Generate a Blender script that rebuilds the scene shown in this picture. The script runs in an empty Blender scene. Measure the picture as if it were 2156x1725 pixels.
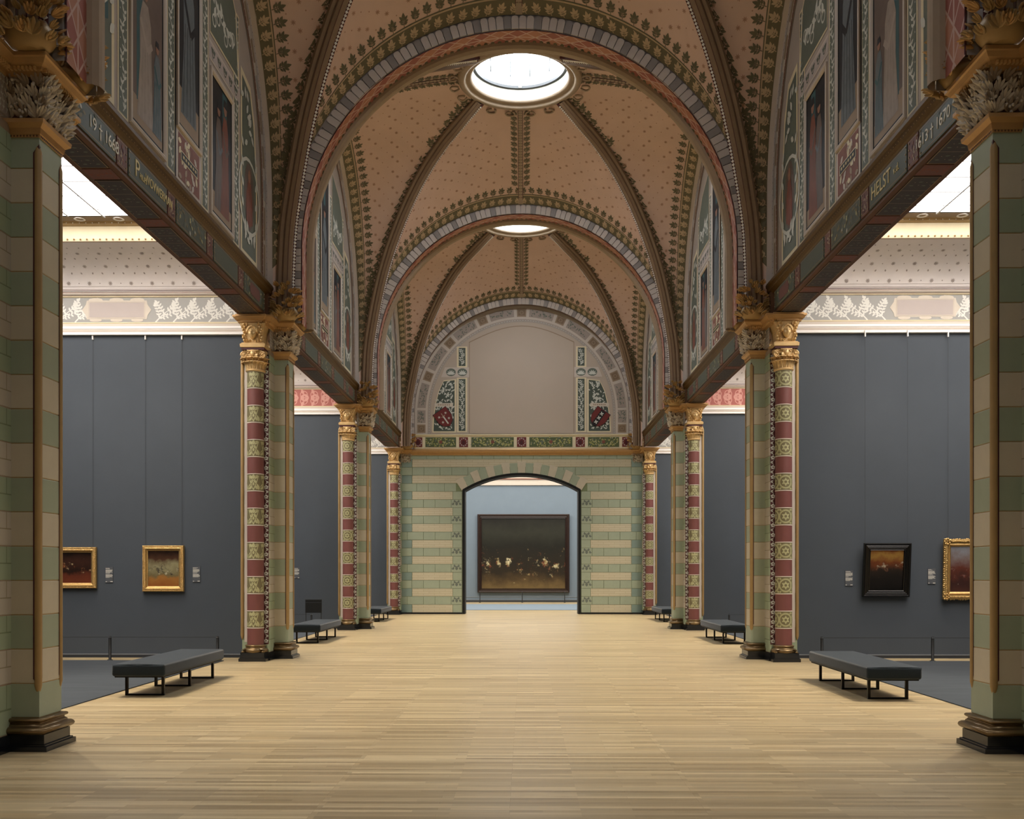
import bpy, bmesh, math, random
from mathutils import Vector, Matrix
random.seed(7)
scene = bpy.context.scene
COL = scene.collection
PI = math.pi
sin, cos, sqrt = math.sin, math.cos, math.sqrt

# ------------------------------------------------------------------ camera
F_PX = 2100.0
cam_d = bpy.data.cameras.new('camera')
cam = bpy.data.objects.new('camera', cam_d); COL.objects.link(cam)
cam.location = (0.10, 0.0, 1.65)
cam.rotation_euler = (PI/2, 0, math.radians(0.70))
cam_d.sensor_width = 36.0
cam_d.lens = 36.0*F_PX/2156.0
cam_d.shift_y = (1203.1-862.5)/2156.0
cam_d.clip_start = 0.05; cam_d.clip_end = 200
scene.camera = cam

# ------------------------------------------------------------------ world, exposure
world = bpy.data.worlds.new('world'); scene.world = world
world.use_nodes = True
world.node_tree.nodes['Background'].inputs[0].default_value = (0.9, 0.95, 1.0, 1)
world.node_tree.nodes['Background'].inputs[1].default_value = 0.02
scene.view_settings.view_transform = 'Standard'
scene.view_settings.look = 'None'
scene.view_settings.gamma = 1.0
scene.view_settings.use_curve_mapping = False
scene.view_settings.exposure = 0.44
E_OCULUS, E_LAY, E_FAR, E_SPOT, E_FLOOD = 33.0, 5.2, 3.0, 100.0, 1300.0

# ------------------------------------------------------------------ materials
MATS = {}
def lin(h):
    h = h.lstrip('#'); out = []
    for i in (0, 2, 4):
        c = int(h[i:i+2], 16)/255.0
        out.append(c/12.92 if c <= 0.04045 else ((c+0.055)/1.055)**2.4)
    return out
def newmat(name):
    m = bpy.data.materials.new(name); m.use_nodes = True
    nt = m.node_tree; MATS[name] = m
    return m, nt, nt.nodes['Principled BSDF'], nt.nodes.new('ShaderNodeTexCoord')
def mixcol(nt, fac, a, b):
    n = nt.nodes.new('ShaderNodeMix'); n.data_type = 'RGBA'
    for sock, v in ((n.inputs[0], fac), (n.inputs[6], a), (n.inputs[7], b)):
        if isinstance(v, bpy.types.NodeSocket): nt.links.new(v, sock)
        elif sock is n.inputs[0]: sock.default_value = v
        else: sock.default_value = (*v, 1)
    return n.outputs[2]
def noise(nt, vec, scale, detail=4, rough=.55):
    n = nt.nodes.new('ShaderNodeTexNoise'); n.inputs['Scale'].default_value = scale
    n.inputs['Detail'].default_value = detail; n.inputs['Roughness'].default_value = rough
    nt.links.new(vec, n.inputs['Vector']); return n.outputs['Fac']
def mapping(nt, vec, scale=(1, 1, 1), loc=(0, 0, 0)):
    n = nt.nodes.new('ShaderNodeMapping'); n.inputs['Scale'].default_value = scale; n.inputs['Location'].default_value = loc
    nt.links.new(vec, n.inputs['Vector']); return n.outputs[0]
def ramp(nt, fac, stops):
    n = nt.nodes.new('ShaderNodeValToRGB'); e = n.color_ramp.elements
    while len(e) < len(stops): e.new(0.5)
    for el, (p, c) in zip(e, stops): el.position = p; el.color = (*lin(c), 1)
    nt.links.new(fac, n.inputs[0]); return n.outputs[0]
def math_n(nt, op, a, b=None, c=None):
    n = nt.nodes.new('ShaderNodeMath'); n.operation = op
    for sock, v in zip(n.inputs, (a, b, c)):
        if v is None: continue
        if isinstance(v, bpy.types.NodeSocket): nt.links.new(v, sock)
        else: sock.default_value = v
    return n.outputs[0]
def paint(name, col, rough=.6, metal=0.0, var=.10, scale=5.0, bump=0.0, spec=.35, bscale=60):
    m, nt, b, tc = newmat(name)
    c = lin(col); v = tc.outputs['Object']
    f = noise(nt, v, scale)
    lo = [max(0, x*(1-var)) for x in c]; hi = [min(1, x*(1+var)) for x in c]
    nt.links.new(mixcol(nt, f, lo, hi), b.inputs['Base Color'])
    b.inputs['Roughness'].default_value = rough; b.inputs['Metallic'].default_value = metal
    b.inputs['Specular IOR Level'].default_value = spec
    if bump:
        bn = nt.nodes.new('ShaderNodeBump'); bn.inputs['Strength'].default_value = bump; bn.inputs['Distance'].default_value = .01
        nt.links.new(noise(nt, v, bscale), bn.inputs['Height']); nt.links.new(bn.outputs[0], b.inputs['Normal'])
    return m
def glow(name, col, strength):
    m, nt, b, tc = newmat(name)
    b.inputs['Base Color'].default_value = (*lin(col), 1)
    b.inputs['Emission Color'].default_value = (*lin(col), 1)
    b.inputs['Emission Strength'].default_value = strength
    return m
def brickpaint(name, col, line, axis, bw, rh, mortar=.006, rough=.6):
    m, nt, b, tc = newmat(name)
    sx = nt.nodes.new('ShaderNodeSeparateXYZ'); nt.links.new(tc.outputs['Object'], sx.inputs[0])
    cx = nt.nodes.new('ShaderNodeCombineXYZ')
    nt.links.new(sx.outputs[axis], cx.inputs[0]); nt.links.new(sx.outputs[2], cx.inputs[1])
    br = nt.nodes.new('ShaderNodeTexBrick'); nt.links.new(cx.outputs[0], br.inputs['Vector'])
    c = lin(col)
    br.inputs['Color1'].default_value = (*c, 1); br.inputs['Color2'].default_value = (*[x*.93 for x in c], 1)
    br.inputs['Mortar'].default_value = (*lin(line), 1)
    br.inputs['Scale'].default_value = 1; br.inputs['Mortar Size'].default_value = mortar
    br.inputs['Brick Width'].default_value = bw; br.inputs['Row Height'].default_value = rh
    nt.links.new(br.outputs['Color'], b.inputs['Base Color']); b.inputs['Roughness'].default_value = rough
    b.inputs['Specular IOR Level'].default_value = .3
    return m

GREEN = paint('painted green stone', '#9BA48D', .5)
GREEN2 = paint('painted blue green stone', '#7F9187', .5)
CREAM = paint('painted cream stone', '#C1B7A0', .5)
CREAMW = paint('warm white paint', '#CFC5B6', .55)
PINKW = paint('pinkish white paint', '#C6BBAF', .55, var=.06)
WHITE = paint('white moulding', '#EFECE8', .5, var=.03)
GOLD = paint('gilding', '#DDBB84', .38, metal=.3, var=.18, scale=14, bump=.15, bscale=40)
GOLDM = paint('matte gold paint', '#A5885A', .5, metal=.1, var=.15)
BRONZE = paint('dark bronze moulding', '#7C6646', .3, metal=.6, var=.2)
OCHREG = paint('ochre gold cornice', '#B99260', .45, metal=.25, var=.15, scale=10)
BLACKST = paint('polished black plinth', '#181B20', .18, spec=.6, var=.3)
RED = paint('painted dark red', '#784B46', .42, var=.08)
MAROON = paint('maroon paint', '#4C2225', .5, var=.2)
OLIVE = paint('dark olive paint', '#756C4E', .5)
YELGR = paint('yellow green leaf paint', '#AFAB80', .5)
STONE = paint('beige rib stone', '#806B55', .6, var=.14, scale=9, bump=.1)
STONE2 = paint('pale arch stone', '#A08E79', .6, var=.12, scale=6)
OCHRE = paint('ochre vault plaster', '#D0B3A2', .7, var=.10, scale=1.6)
LEAFD = paint('dark green leaf paint', '#645F49', .65)
LEAFBG = paint('green band paint', '#6A634B', .65)
LEAFL = paint('light ochre leaf paint', '#BBA586', .65)
DOT = paint('dark star paint', '#A6826C', .65)
VOUS = paint('white voussoir paint', '#C2B8B0', .55, var=.06)
VOUSG = paint('grey voussoir paint', '#8F8986', .55, var=.08)
LAV = paint('lavender grey lunette paint', '#ABA096', .65, var=.08)
TEALG = paint('grey green panel paint', '#676E64', .6)
LEAFW = paint('white leaf paint', '#CBCCC2', .6, var=.05)
TEAL = paint('teal mural paint', '#3E5E62', .6, var=.2)
ROBE = paint('pale robe mural paint', '#968A80', .6, var=.3, scale=9)
ROBE2 = paint('blue grey robe mural paint', '#646C70', .6, var=.35, scale=9)
SKINP = paint('warm mural paint', '#96705E', .6, var=.3, scale=12)
RUST = paint('rust mural paint', '#7E4E40', .6, var=.3, scale=7)
MUD = paint('brown mural ground', '#6A5C54', .6, var=.3, scale=3)
NIGHT = paint('dark mural ground', '#2B2D31', .6, var=.4, scale=3)
BROWNB = paint('brown panel paint', '#96826C', .6)
IRON = paint('brown girder paint', '#5E412C', .5, var=.15)
IRONG = paint('green girder panel', '#4E574E', .45, var=.12)
IRONR = paint('red girder panel', '#6E4A42', .5, var=.2, scale=30)
IRONB = paint('dark grey girder soffit', '#3F3A3C', .5, var=.25, scale=12)
COVEG = paint('dark gilded cove', '#5A4320', .45, metal=.2, var=.3, scale=20)
RIVET = paint('pale rivet metal', '#A89C86', .4, metal=.5)
LETTER = paint('pale gold lettering', '#CFC08E', .5)
LETTERW = paint('off white lettering', '#E6E2D6', .5)
GREYW = paint('slate grey wall paint', '#4C5259', .75, var=.05, scale=2.5, spec=.2)
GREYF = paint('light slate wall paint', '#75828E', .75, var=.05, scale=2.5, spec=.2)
FRZ = paint('grey frieze paint', '#A3A29E', .6, var=.05)
FRZR = paint('red frieze paint', '#A8625A', .6, var=.08)
FRZP = paint('pink leaf paint', '#CD968A', .6)
CARTP = paint('mauve cartouche paint', '#B6ABA6', .6, var=.04)
COVEP = paint('pale cove plaster', '#EAE3DF', .65, var=.05)
COVED = paint('grey cove motif', '#A79C95', .65)
CREAMF = paint('cream fascia', '#DDD0AF', .55)
BARM = paint('grey glazing bar', '#9EA2A6', .4, metal=.4)
SOOT = paint('black metal', '#131312', .6, spec=.3)
BENCHF = paint('dark brown bench steel', '#1E1A17', .32, metal=.5)
SKIRT = paint('steel skirting', '#8D9299', .35, metal=.4)
SKIRTD = paint('dark skirting', '#33363B', .5)
BLACKFR = paint('ebony frame', '#0D0B0A', .22, spec=.6)
BROWNFR = paint('dark brown frame', '#2A1A14', .3, spec=.5)
GOLDFR = paint('carved gilt frame', '#D2AE70', .32, metal=.75, var=.35, scale=30, bump=.5, bscale=90)
LABELM = paint('dark label card', '#55585C', .6)
LEAFF = paint('white frieze leaf', '#DEDDD6', .6, var=.03)
JOINT = paint('olive joint paint', '#76805F', .6)
RINGP = paint('tan ring paint', '#A1948A', .6)
CHAR = paint('charcoal cable', '#3A3C3F', .5)
SHIELDR = paint('heraldic red', '#6E2E2C', .55)
SHIELDB = paint('heraldic black', '#232122', .55)
PLAIN = paint('plain taupe plaster', '#B7A898', .7, var=.05, scale=1.0)
HEDGE = paint('frieze green', '#55603F', .6)
LEAFY = paint('frieze yellow leaf', '#A9A564', .6)
OCULUSP = glow('skylight daylight', '#EEF6FF', E_OCULUS)
OCULUSD = glow('dimmed skylight daylight', '#EEF6FF', E_OCULUS*.42)  # weaker glow, set to darken the near end of the hall
LAYP = glow('laylight daylight', '#FFF6EE', E_LAY)
FARP = glow('far laylight', '#FFF8EE', E_FAR)
COLLARM = paint('pale collar paint', '#B9B5A6', .55, var=.12, scale=20)

# fine brick lines painted on cream courses, on the pier sides and on the end wall
CREAMBX = brickpaint('cream painted bricks across', '#C3BA9E', '#A59A7C', 0, .42, .079, .005)
CREAMBY = brickpaint('cream painted bricks along', '#BAB09E', '#93886F', 1, .30, .158, .006)
GREENBY = brickpaint('green painted bricks along', '#9AA588', '#758062', 1, .30, .158, .006)

# bench upholstery
m, nt, b, tc = newmat('blue grey wool'); WOOL = m
f = noise(nt, tc.outputs['Object'], 160, 3)
nt.links.new(mixcol(nt, f, lin('#1B2228'), lin('#2A343B')), b.inputs['Base Color'])
b.inputs['Roughness'].default_value = .95; b.inputs['Specular IOR Level'].default_value = .15
b.inputs['Sheen Weight'].default_value = .25
bn = nt.nodes.new('ShaderNodeBump'); bn.inputs['Strength'].default_value = .3; bn.inputs['Distance'].default_value = .003
nt.links.new(noise(nt, tc.outputs['Object'], 350), bn.inputs['Height']); nt.links.new(bn.outputs[0], b.inputs['Normal'])
# carpet
m, nt, b, tc = newmat('slate carpet'); CARPET = m
f = noise(nt, mapping(nt, tc.outputs['Object'], (.6, 2.2, 1)), 1.5, 5, .6)
g = noise(nt, tc.outputs['Object'], 220, 2)
c1 = mixcol(nt, f, lin('#414549'), lin('#53575B'))
nt.links.new(mixcol(nt, math_n(nt, 'MULTIPLY', g, .35), c1, lin('#2E3338')), b.inputs['Base Color'])
b.inputs['Roughness'].default_value = .95; b.inputs['Specular IOR Level'].default_value = .1
# oak strip floor: narrow strips running across the hall
m, nt, b, tc = newmat('oak strip floor'); OAK = m
v = tc.outputs['Object']
br = nt.nodes.new('ShaderNodeTexBrick'); nt.links.new(v, br.inputs['Vector'])
br.inputs['Scale'].default_value = 1; br.inputs['Brick Width'].default_value = 1.35; br.inputs['Row Height'].default_value = .062
br.inputs['Mortar Size'].default_value = .0007; br.inputs['Bias'].default_value = .0; br.inputs['Mortar Smooth'].default_value = .3
br.offset = .37; br.offset_frequency = 3
br.inputs['Color1'].default_value = (*lin('#BFA87F'), 1); br.inputs['Color2'].default_value = (*lin('#D8C49B'), 1); br.inputs['Mortar'].default_value = (*lin('#8C7250'), 1)
br2 = nt.nodes.new('ShaderNodeTexBrick'); nt.links.new(mapping(nt, v, (1, 1, 1), (.41, .0, 0)), br2.inputs['Vector'])
br2.inputs['Scale'].default_value = 1; br2.inputs['Brick Width'].default_value = .9; br2.inputs['Row Height'].default_value = .062
br2.inputs['Mortar Size'].default_value = .0; br2.offset = .29; br2.offset_frequency = 5
br2.inputs['Color1'].default_value = (.76, .75, .73, 1); br2.inputs['Color2'].default_value = (1.1, 1.09, 1.07, 1); br2.inputs['Mortar'].default_value = (1, 1, 1, 1)
gr = noise(nt, mapping(nt, v, (1.2, 60, 1)), 3, 6, .6)
gc = ramp(nt, gr, [(0.3, '#D8D8D8'), (.7, '#FFFFFF')])
def mulcol(a, b_):
    n = nt.nodes.new('ShaderNodeMix'); n.data_type = 'RGBA'; n.blend_type = 'MULTIPLY'; n.inputs[0].default_value = 1
    nt.links.new(a, n.inputs[6]); nt.links.new(b_, n.inputs[7]); return n.outputs[2]
nt.links.new(mulcol(mulcol(br.outputs['Color'], br2.outputs['Color']), gc), b.inputs['Base Color'])
b.inputs['Roughness'].default_value = .33; b.inputs['Specular IOR Level'].default_value = .4
# red arch soffit with a white diamond lattice (uv in metres: u along the arch, v across)
m, nt, b, tc = newmat('red lattice soffit'); LATT = m
sx = nt.nodes.new('ShaderNodeSeparateXYZ'); nt.links.new(tc.outputs['UV'], sx.inputs[0])
p = math_n(nt, 'MULTIPLY', sx.outputs[0], 1/.34); q = math_n(nt, 'MULTIPLY', sx.outputs[1], 1/.26)
def lines(t, w):
    fr = math_n(nt, 'FRACT', t); d = math_n(nt, 'ABSOLUTE', math_n(nt, 'SUBTRACT', fr, .5))
    return math_n(nt, 'GREATER_THAN', d, .5-w)
l1 = lines(math_n(nt, 'ADD', p, q), .055); l2 = lines(math_n(nt, 'SUBTRACT', p, q), .055)
l3 = lines(math_n(nt, 'MULTIPLY', sx.outputs[1], 1/.26), .06)
alln = math_n(nt, 'MAXIMUM', math_n(nt, 'MAXIMUM', l1, l2), l3)
big = math_n(nt, 'GREATER_THAN', math_n(nt, 'FRACT', math_n(nt, 'MULTIPLY', math_n(nt, 'ADD', p, q), .5)), .5)
base = mixcol(nt, big, lin('#96584B'), lin('#A9745C'))
nt.links.new(mixcol(nt, alln, base, lin('#BFA094')), b.inputs['Base Color']); b.inputs['Roughness'].default_value = .6

# generic painted canvases: soft clouds of colour between ground and sky, no picture
def canvas(name, H, stops, seed, scale=3.0, mixk=.55, spots=None):
    m, nt, b, tc = newmat(name)
    v = mapping(nt, tc.outputs['Object'], (1, 1, 1), (seed, seed*.7, seed*1.3))
    f = noise(nt, v, scale, 7, .62)
    sx = nt.nodes.new('ShaderNodeSeparateXYZ'); nt.links.new(tc.outputs['Object'], sx.inputs[0])
    h = math_n(nt, 'ADD', math_n(nt, 'MULTIPLY', sx.outputs[2], 1/H), .5)
    t = math_n(nt, 'ADD', h, math_n(nt, 'MULTIPLY', math_n(nt, 'SUBTRACT', f, .5), mixk*2))
    col = ramp(nt, t, stops)
    if spots:
        zc, hw, cols = spots
        d = math_n(nt, 'MINIMUM', math_n(nt, 'MULTIPLY', math_n(nt, 'ABSOLUTE', math_n(nt, 'SUBTRACT', h, zc)), 1/hw), 1.0)
        k = math_n(nt, 'SUBTRACT', noise(nt, v, scale*2.2, 6, .65), math_n(nt, 'MULTIPLY', d, .20))
        n = nt.nodes.new('ShaderNodeMapRange'); n.inputs[1].default_value = .50; n.inputs[2].default_value = .60; nt.links.new(k, n.inputs[0])
        col = mixcol(nt, n.outputs[0], col, ramp(nt, noise(nt, mapping(nt, v, (1, 1, 1), (3, 1, 2)), scale*1.6, 3), cols))
    nt.links.new(col, b.inputs['Base Color'])
    b.inputs['Roughness'].default_value = .4; b.inputs['Specular IOR Level'].default_value = .25
    return m
CANV_BIG = canvas('dark group canvas', 3.74, [(0, '#6B5736'), (.12, '#4A3A24'), (.24, '#2A2218'), (.6, '#1D1B16'), (.8, '#2A2A22'), (1, '#1C1A16')], 3.1, 1.6, .16, (.34, .34, [(.38, '#3A2C1C'), (.46, '#6B3527'), (.52, '#8C7A52'), (.62, '#C9BD98')]))
CANV_A = canvas('brown room canvas', .58, [(0, '#6A3420'), (.25, '#5A2C1C'), (.38, '#24160F'), (.7, '#3A2218'), (1, '#1E130D')], 5.3, 5.0, .3, (.55, .35, [(.4, '#5A3420'), (.5, '#8A5A38'), (.62, '#B7A37C')]))
CANV_B = canvas('ochre room canvas', .675, [(0, '#8C5426'), (.22, '#9A6A34'), (.32, '#6E6242'), (.55, '#8E8866'), (.75, '#4A3020'), (1, '#22140D')], 8.9, 5.0, .25, (.45, .4, [(.4, '#2A211C'), (.5, '#3A3530'), (.6, '#B5AC8C')]))
CANV_C = canvas('dark portrait canvas', .75, [(0, '#14110E'), (.3, '#1E1A16'), (.5, '#2A221B'), (.68, '#6A3A1E'), (.85, '#8E6C34'), (1, '#6E3A1C')], 1.7, 4.0, .25, (.6, .3, [(.4, '#1A1512'), (.52, '#6A4A36'), (.62, '#A89C84')]))
CANV_D = canvas('street scene canvas', .86, [(0, '#4A2E26'), (.25, '#3A2420'), (.5, '#5E3226'), (.75, '#7A6A66'), (1, '#8E949C')], 4.4, 4.0, .3, (.35, .3, [(.4, '#2A1C18'), (.5, '#6E3A30'), (.62, '#A89A90')]))

# ------------------------------------------------------------------ mesh helpers
class MB:
    def __init__(s): s.v = []; s.f = []; s.m = []; s.mats = []; s.sm = []; s.uv = {}
    def mi(s, mat):
        if mat not in s.mats: s.mats.append(mat)
        return s.mats.index(mat)
    def add(s, vs, fs, mat, smooth=False, uvs=None):
        o = len(s.v); s.v += [tuple(p) for p in vs]; i = s.mi(mat)
        for k, f in enumerate(fs):
            if uvs: s.uv[len(s.f)] = uvs[k]
            s.f.append([o+j for j in f]); s.m.append(i); s.sm.append(smooth)
    def poly(s, pts, mat): s.add(pts, [list(range(len(pts)))], mat)
    def box(s, x0, x1, y0, y1, z0, z1, mat):
        s.add([(x0, y0, z0), (x1, y0, z0), (x1, y1, z0), (x0, y1, z0), (x0, y0, z1), (x1, y0, z1), (x1, y1, z1), (x0, y1, z1)],
              [(0, 3, 2, 1), (4, 5, 6, 7), (0, 1, 5, 4), (1, 2, 6, 5), (2, 3, 7, 6), (3, 0, 4, 7)], mat)
    def rings(s, rings, mat, caps=True, smooth=False, closed=True):
        n = len(rings[0]); vs = [p for r in rings for p in r]; fs = []
        for i in range(len(rings)-1):
            for j in range(n if closed else n-1):
                k = (j+1) % n
                fs.append((i*n+j, i*n+k, (i+1)*n+k, (i+1)*n+j))
        s.add(vs, fs, mat, smooth)
        if caps and closed:
            s.poly(rings[0][::-1], mat); s.poly(rings[-1], mat)
    def lathe(s, cx, cy, prof, mat, n=20, smooth=True, caps=True):
        s.rings([[(cx+r*cos(2*PI*k/n), cy+r*sin(2*PI*k/n), z) for k in range(n)] for r, z in prof], mat, caps, smooth)
    def mould(s, rect, prof, mat, smooth=False, caps=True):
        x0, x1, y0, y1 = rect
        s.rings([[(x0-o, y0-o, z), (x1+o, y0-o, z), (x1+o, y1+o, z), (x0-o, y1+o, z)] for o, z in prof], mat, caps, smooth)
    def tube(s, pts, r, mat, n=6, smooth=True):
        pts = [Vector(p) for p in pts]; rs = []
        for i, p in enumerate(pts):
            t = (pts[min(i+1, len(pts)-1)]-pts[max(i-1, 0)]).normalized()
            a = Vector((0, 0, 1)) if abs(t.z) < .9 else Vector((1, 0, 0))
            u = t.cross(a).normalized(); w = t.cross(u)
            rr = r[i] if isinstance(r, (list, tuple)) else r
            rs.append([p+u*rr*cos(2*PI*k/n)+w*rr*sin(2*PI*k/n) for k in range(n)])
        s.rings(rs, mat, True, smooth)
    def ball(s, c, r, mat, n=8, m=5):
        if not isinstance(r, (tuple, list)): r = (r, r, r)
        rs = []
        for i in range(m+1):
            t = PI*i/m; q = max(sin(t), .02)
            rs.append([(c[0]+r[0]*q*cos(2*PI*k/n), c[1]+r[1]*q*sin(2*PI*k/n), c[2]-r[2]*cos(t)) for k in range(n)])
        s.rings(rs, mat, True, True)
    def mesh(s, name):
        me = bpy.data.meshes.new(name); me.from_pydata(s.v, [], s.f)
        for mt in s.mats: me.materials.append(mt)
        me.polygons.foreach_set('material_index', s.m); me.polygons.foreach_set('use_smooth', s.sm)
        if s.uv:
            uvl = me.uv_layers.new(name='UVMap')
            for fi, uvs in s.uv.items():
                for li, uv in zip(me.polygons[fi].loop_indices, uvs): uvl.data[li].uv = uv
        me.update(); return me

def obj(name, me, parent=None, loc=(0, 0, 0), rot=None, scale=None, label=None):
    if isinstance(me, MB): me = me.mesh(name)
    o = bpy.data.objects.new(name, me); COL.objects.link(o)
    o.location = loc
    if rot: o.rotation_euler = rot
    if scale: o.scale = scale
    if parent is not None: o.parent = parent
    if label: o['label'] = label
    return o
def empty(name, loc=(0, 0, 0), scale=None, kind=None):
    o = bpy.data.objects.new(name, None); COL.objects.link(o); o.location = loc; o.empty_display_size = .2
    if scale: o.scale = scale
    if kind: o['kind'] = kind
    return o
def thing(name, label, cat, loc=(0, 0, 0), scale=None, group=None):
    o = empty(name, loc, scale); o['label'] = label; o['category'] = cat
    if group: o['group'] = group
    return o
def tag(o, label, cat, group=None):
    o['label'] = label; o['category'] = cat
    if group: o['group'] = group
    return o
def structure(o): o['kind'] = 'structure'; return o
def stuff(o): o['kind'] = 'stuff'; return o

# flat ornament drawn on a surface: fn(a, b, layer) -> 3d point
class Draw:
    cnt = 0
    def __init__(s, mb, fn): s.mb = mb; s.fn = fn
    def poly(s, pts, mat, l=1):
        Draw.cnt += 1; l += .035*(Draw.cnt % 23)          # paint layers never lie in exactly one plane
        s.mb.poly([s.fn(a, b, l) for a, b in pts], mat)
    def rect(s, a0, a1, b0, b1, mat, l=1, na=1, nb=1):
        for i in range(na):
            for j in range(nb):
                p0 = a0+(a1-a0)*i/na; p1 = a0+(a1-a0)*(i+1)/na; q0 = b0+(b1-b0)*j/nb; q1 = b0+(b1-b0)*(j+1)/nb
                s.poly([(p0, q0), (p1, q0), (p1, q1), (p0, q1)], mat, l)
    def frame(s, a0, a1, b0, b1, w, mat, l=1):
        s.rect(a0, a1, b0, b0+w, mat, l); s.rect(a0, a1, b1-w, b1, mat, l); s.rect(a0, a0+w, b0+w, b1-w, mat, l); s.rect(a1-w, a1, b0+w, b1-w, mat, l)
    def disc(s, a, b, r, mat, l=1, n=10, ra=None):
        s.poly([(a+(ra or r)*cos(2*PI*k/n), b+r*sin(2*PI*k/n)) for k in range(n)], mat, l)
    def ring(s, a, b, r0, r1, mat, l=1, n=20):
        for k in range(n):
            t0 = 2*PI*k/n; t1 = 2*PI*(k+1)/n
            s.poly([(a+r*cos(t), b+r*sin(t)) for r, t in ((r0, t0), (r1, t0), (r1, t1), (r0, t1))], mat, l)
    def ribbon(s, pts, w, mat, l=1):
        for i in range(len(pts)-1):
            (a, b), (c, d) = pts[i], pts[i+1]; L = math.hypot(c-a, d-b) or 1e-6
            nx, ny = -(d-b)/L, (c-a)/L; w0 = w[i] if isinstance(w, list) else w; w1 = w[i+1] if isinstance(w, list) else w
            s.poly([(a+nx*w0/2, b+ny*w0/2), (a-nx*w0/2, b-ny*w0/2), (c-nx*w1/2, d-ny*w1/2), (c+nx*w1/2, d+ny*w1/2)], mat, l)
    def leaf(s, a, b, ang, L, mat, l=1, fat=.24):
        ca, sa = cos(ang), sin(ang)
        s.poly([(a+L*(x*ca-y*sa), b+L*(x*sa+y*ca)) for x, y in ((0, 0), (.25, .8*fat), (.55, fat), (.85, .45*fat), (1, 0), (.85, -.45*fat), (.55, -fat), (.25, -.8*fat))], mat, l)
    def sprig(s, a, b, ang, L, mat, l=1):
        ca, sa = cos(ang), sin(ang)
        P = lambda x, y: (a+L*(x*ca-y*sa), b+L*(x*sa+y*ca))
        s.ribbon([P(0, 0), P(.5, 0)], L*.045, mat, l)
        s.leaf(*P(.48, 0), ang, L*.52, mat, l, .22)
        for sg in (1, -1):
            s.leaf(*P(.46, .02*sg), ang+sg*.75, L*.42, mat, l, .22); s.leaf(*P(.36, .02*sg), ang+sg*1.25, L*.34, mat, l, .24)
            s.leaf(*P(.16, .02*sg), ang+sg*1.0, L*.30, mat, l, .22)
    def star(s, a, b, r, mat, l=1, n=6, ph=0):
        for k in range(n): s.leaf(a, b, ph+2*PI*k/n, r, mat, l, .16)
    def vine(s, a, b0, b1, w, mat, l=1, pitch=.22):      # wavy stem with paired leaves, climbing along b
        n = max(2, int((b1-b0)/pitch)); pts = []
        for k in range(n*4+1):
            t = k/4.0; pts.append((a+w*.22*sin(t*PI), b0+(b1-b0)*t/n))
        s.ribbon(pts, w*.07, mat, l)
        for k in range(n*2):
            sg = 1 if (k//2) % 2 == 0 else -1; bb = b0+(b1-b0)*(k+.5)/(n*2); aa = a+w*.22*sin((k+.5)*PI/2)
            for q in (1, -1): s.leaf(aa, bb, PI/2+q*(.85+.25*((k*7) % 3-1)), min(w*.34, pitch*.9), mat, l, .24)
            if k % 2: s.disc(a-sg*w*.36, bb, w*.045, mat, l, 6)
    def tree(s, a, b, h, w, mat, l=1, sg=1):            # leafy branch for friezes
        tips = []
        def branch(a, b, ang, L, wd, depth):
            pts = []
            for k in range(5):
                t = k/4; an = ang+sg*.5*t*(1 if depth else -.6)
                pts.append((a, b)); a += cos(an)*L/4; b += sin(an)*L/4
            s.ribbon(pts, [wd*(1-.15*k) for k in range(5)], mat, l)
            for k, (x, y) in enumerate(pts[1:]):
                for q in (1, -1): s.leaf(x+.004*q, y, ang+q*(.85+.25*random.random()), h*.15, mat, l+1, .26)
            s.leaf(*pts[-1], ang+sg*.3, h*.2, mat, l+1, .28)
            return pts
        p = branch(a, b, PI/2-sg*.75, h*.95, h*.06, 0)
        branch(*p[1], PI/2-sg*1.35, h*.6, h*.035, 1); branch(*p[2], PI/2+sg*.35, h*.5, h*.035, 1); branch(*p[3], PI/2-sg*.9, h*.5, h*.03, 1); branch(*p[1], PI/2+sg*.1, h*.5, h*.03, 1)

def leaf3(mb, o, out, up, w, h, curl, mat, lobes=3):
    """bent acanthus leaf rooted at o, growing along up and curling towards out"""
    o = Vector(o); out = Vector(out).normalized(); up = Vector(up).normalized(); sd = out.cross(up).normalized()
    rs = []; n = 11
    for i in range(n):
        t = i/(n-1)
        c = o+up*h*sin(t*1.75)*.95+out*(curl*(t**2.2)*1.4+.012)
        if t > .8: c -= up*h*.16*(t-.8)/.2
        ww = w*.5*(.40+.75*sin(min(1, t*1.05)*PI*.62+.25))*(1+.34*cos(t*lobes*2*PI+.6))*(1 if t < .99 else .45)
        rs.append([c-sd*ww-out*w*.02, c-sd*ww*.72-out*w*.10, c-sd*ww*.28+out*w*.03, c+out*w*.10, c+sd*ww*.28+out*w*.03, c+sd*ww*.72-out*w*.10, c+sd*ww-out*w*.02])
    mb.rings(rs, mat, False, True, closed=False)

def petal(mb, o, d, out, L, w, th, curl, mat):
    """rounded carved lobe growing from o along d, bending towards out"""
    d = d.normalized(); out = (out-d*out.dot(d)).normalized(); sd = d.cross(out); rs = []
    for i in range(6):
        t = i/5; r = max(.05, sin(PI*(.08+.86*t))**.8); c = o+d*L*t+out*curl*t*t
        rs.append([c+sd*w*.5*r*cos(2*PI*k/6)+out*th*.5*r*sin(2*PI*k/6) for k in range(6)])
    mb.rings(rs, mat, True, True)
def fan(mb, o, out, up, size, mat, n=5, curl=.35):
    o = Vector(o); out = Vector(out).normalized(); up = Vector(up).normalized(); sd = out.cross(up).normalized()
    for q in range(n):
        a_ = (q-(n-1)/2)*(2.3/n)*1.25
        petal(mb, o, up*cos(a_)+sd*sin(a_)+out*.25, out+up*.2, size*(1-.10*abs(q-(n-1)/2)), size*.40, size*.22, size*curl, mat)

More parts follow.
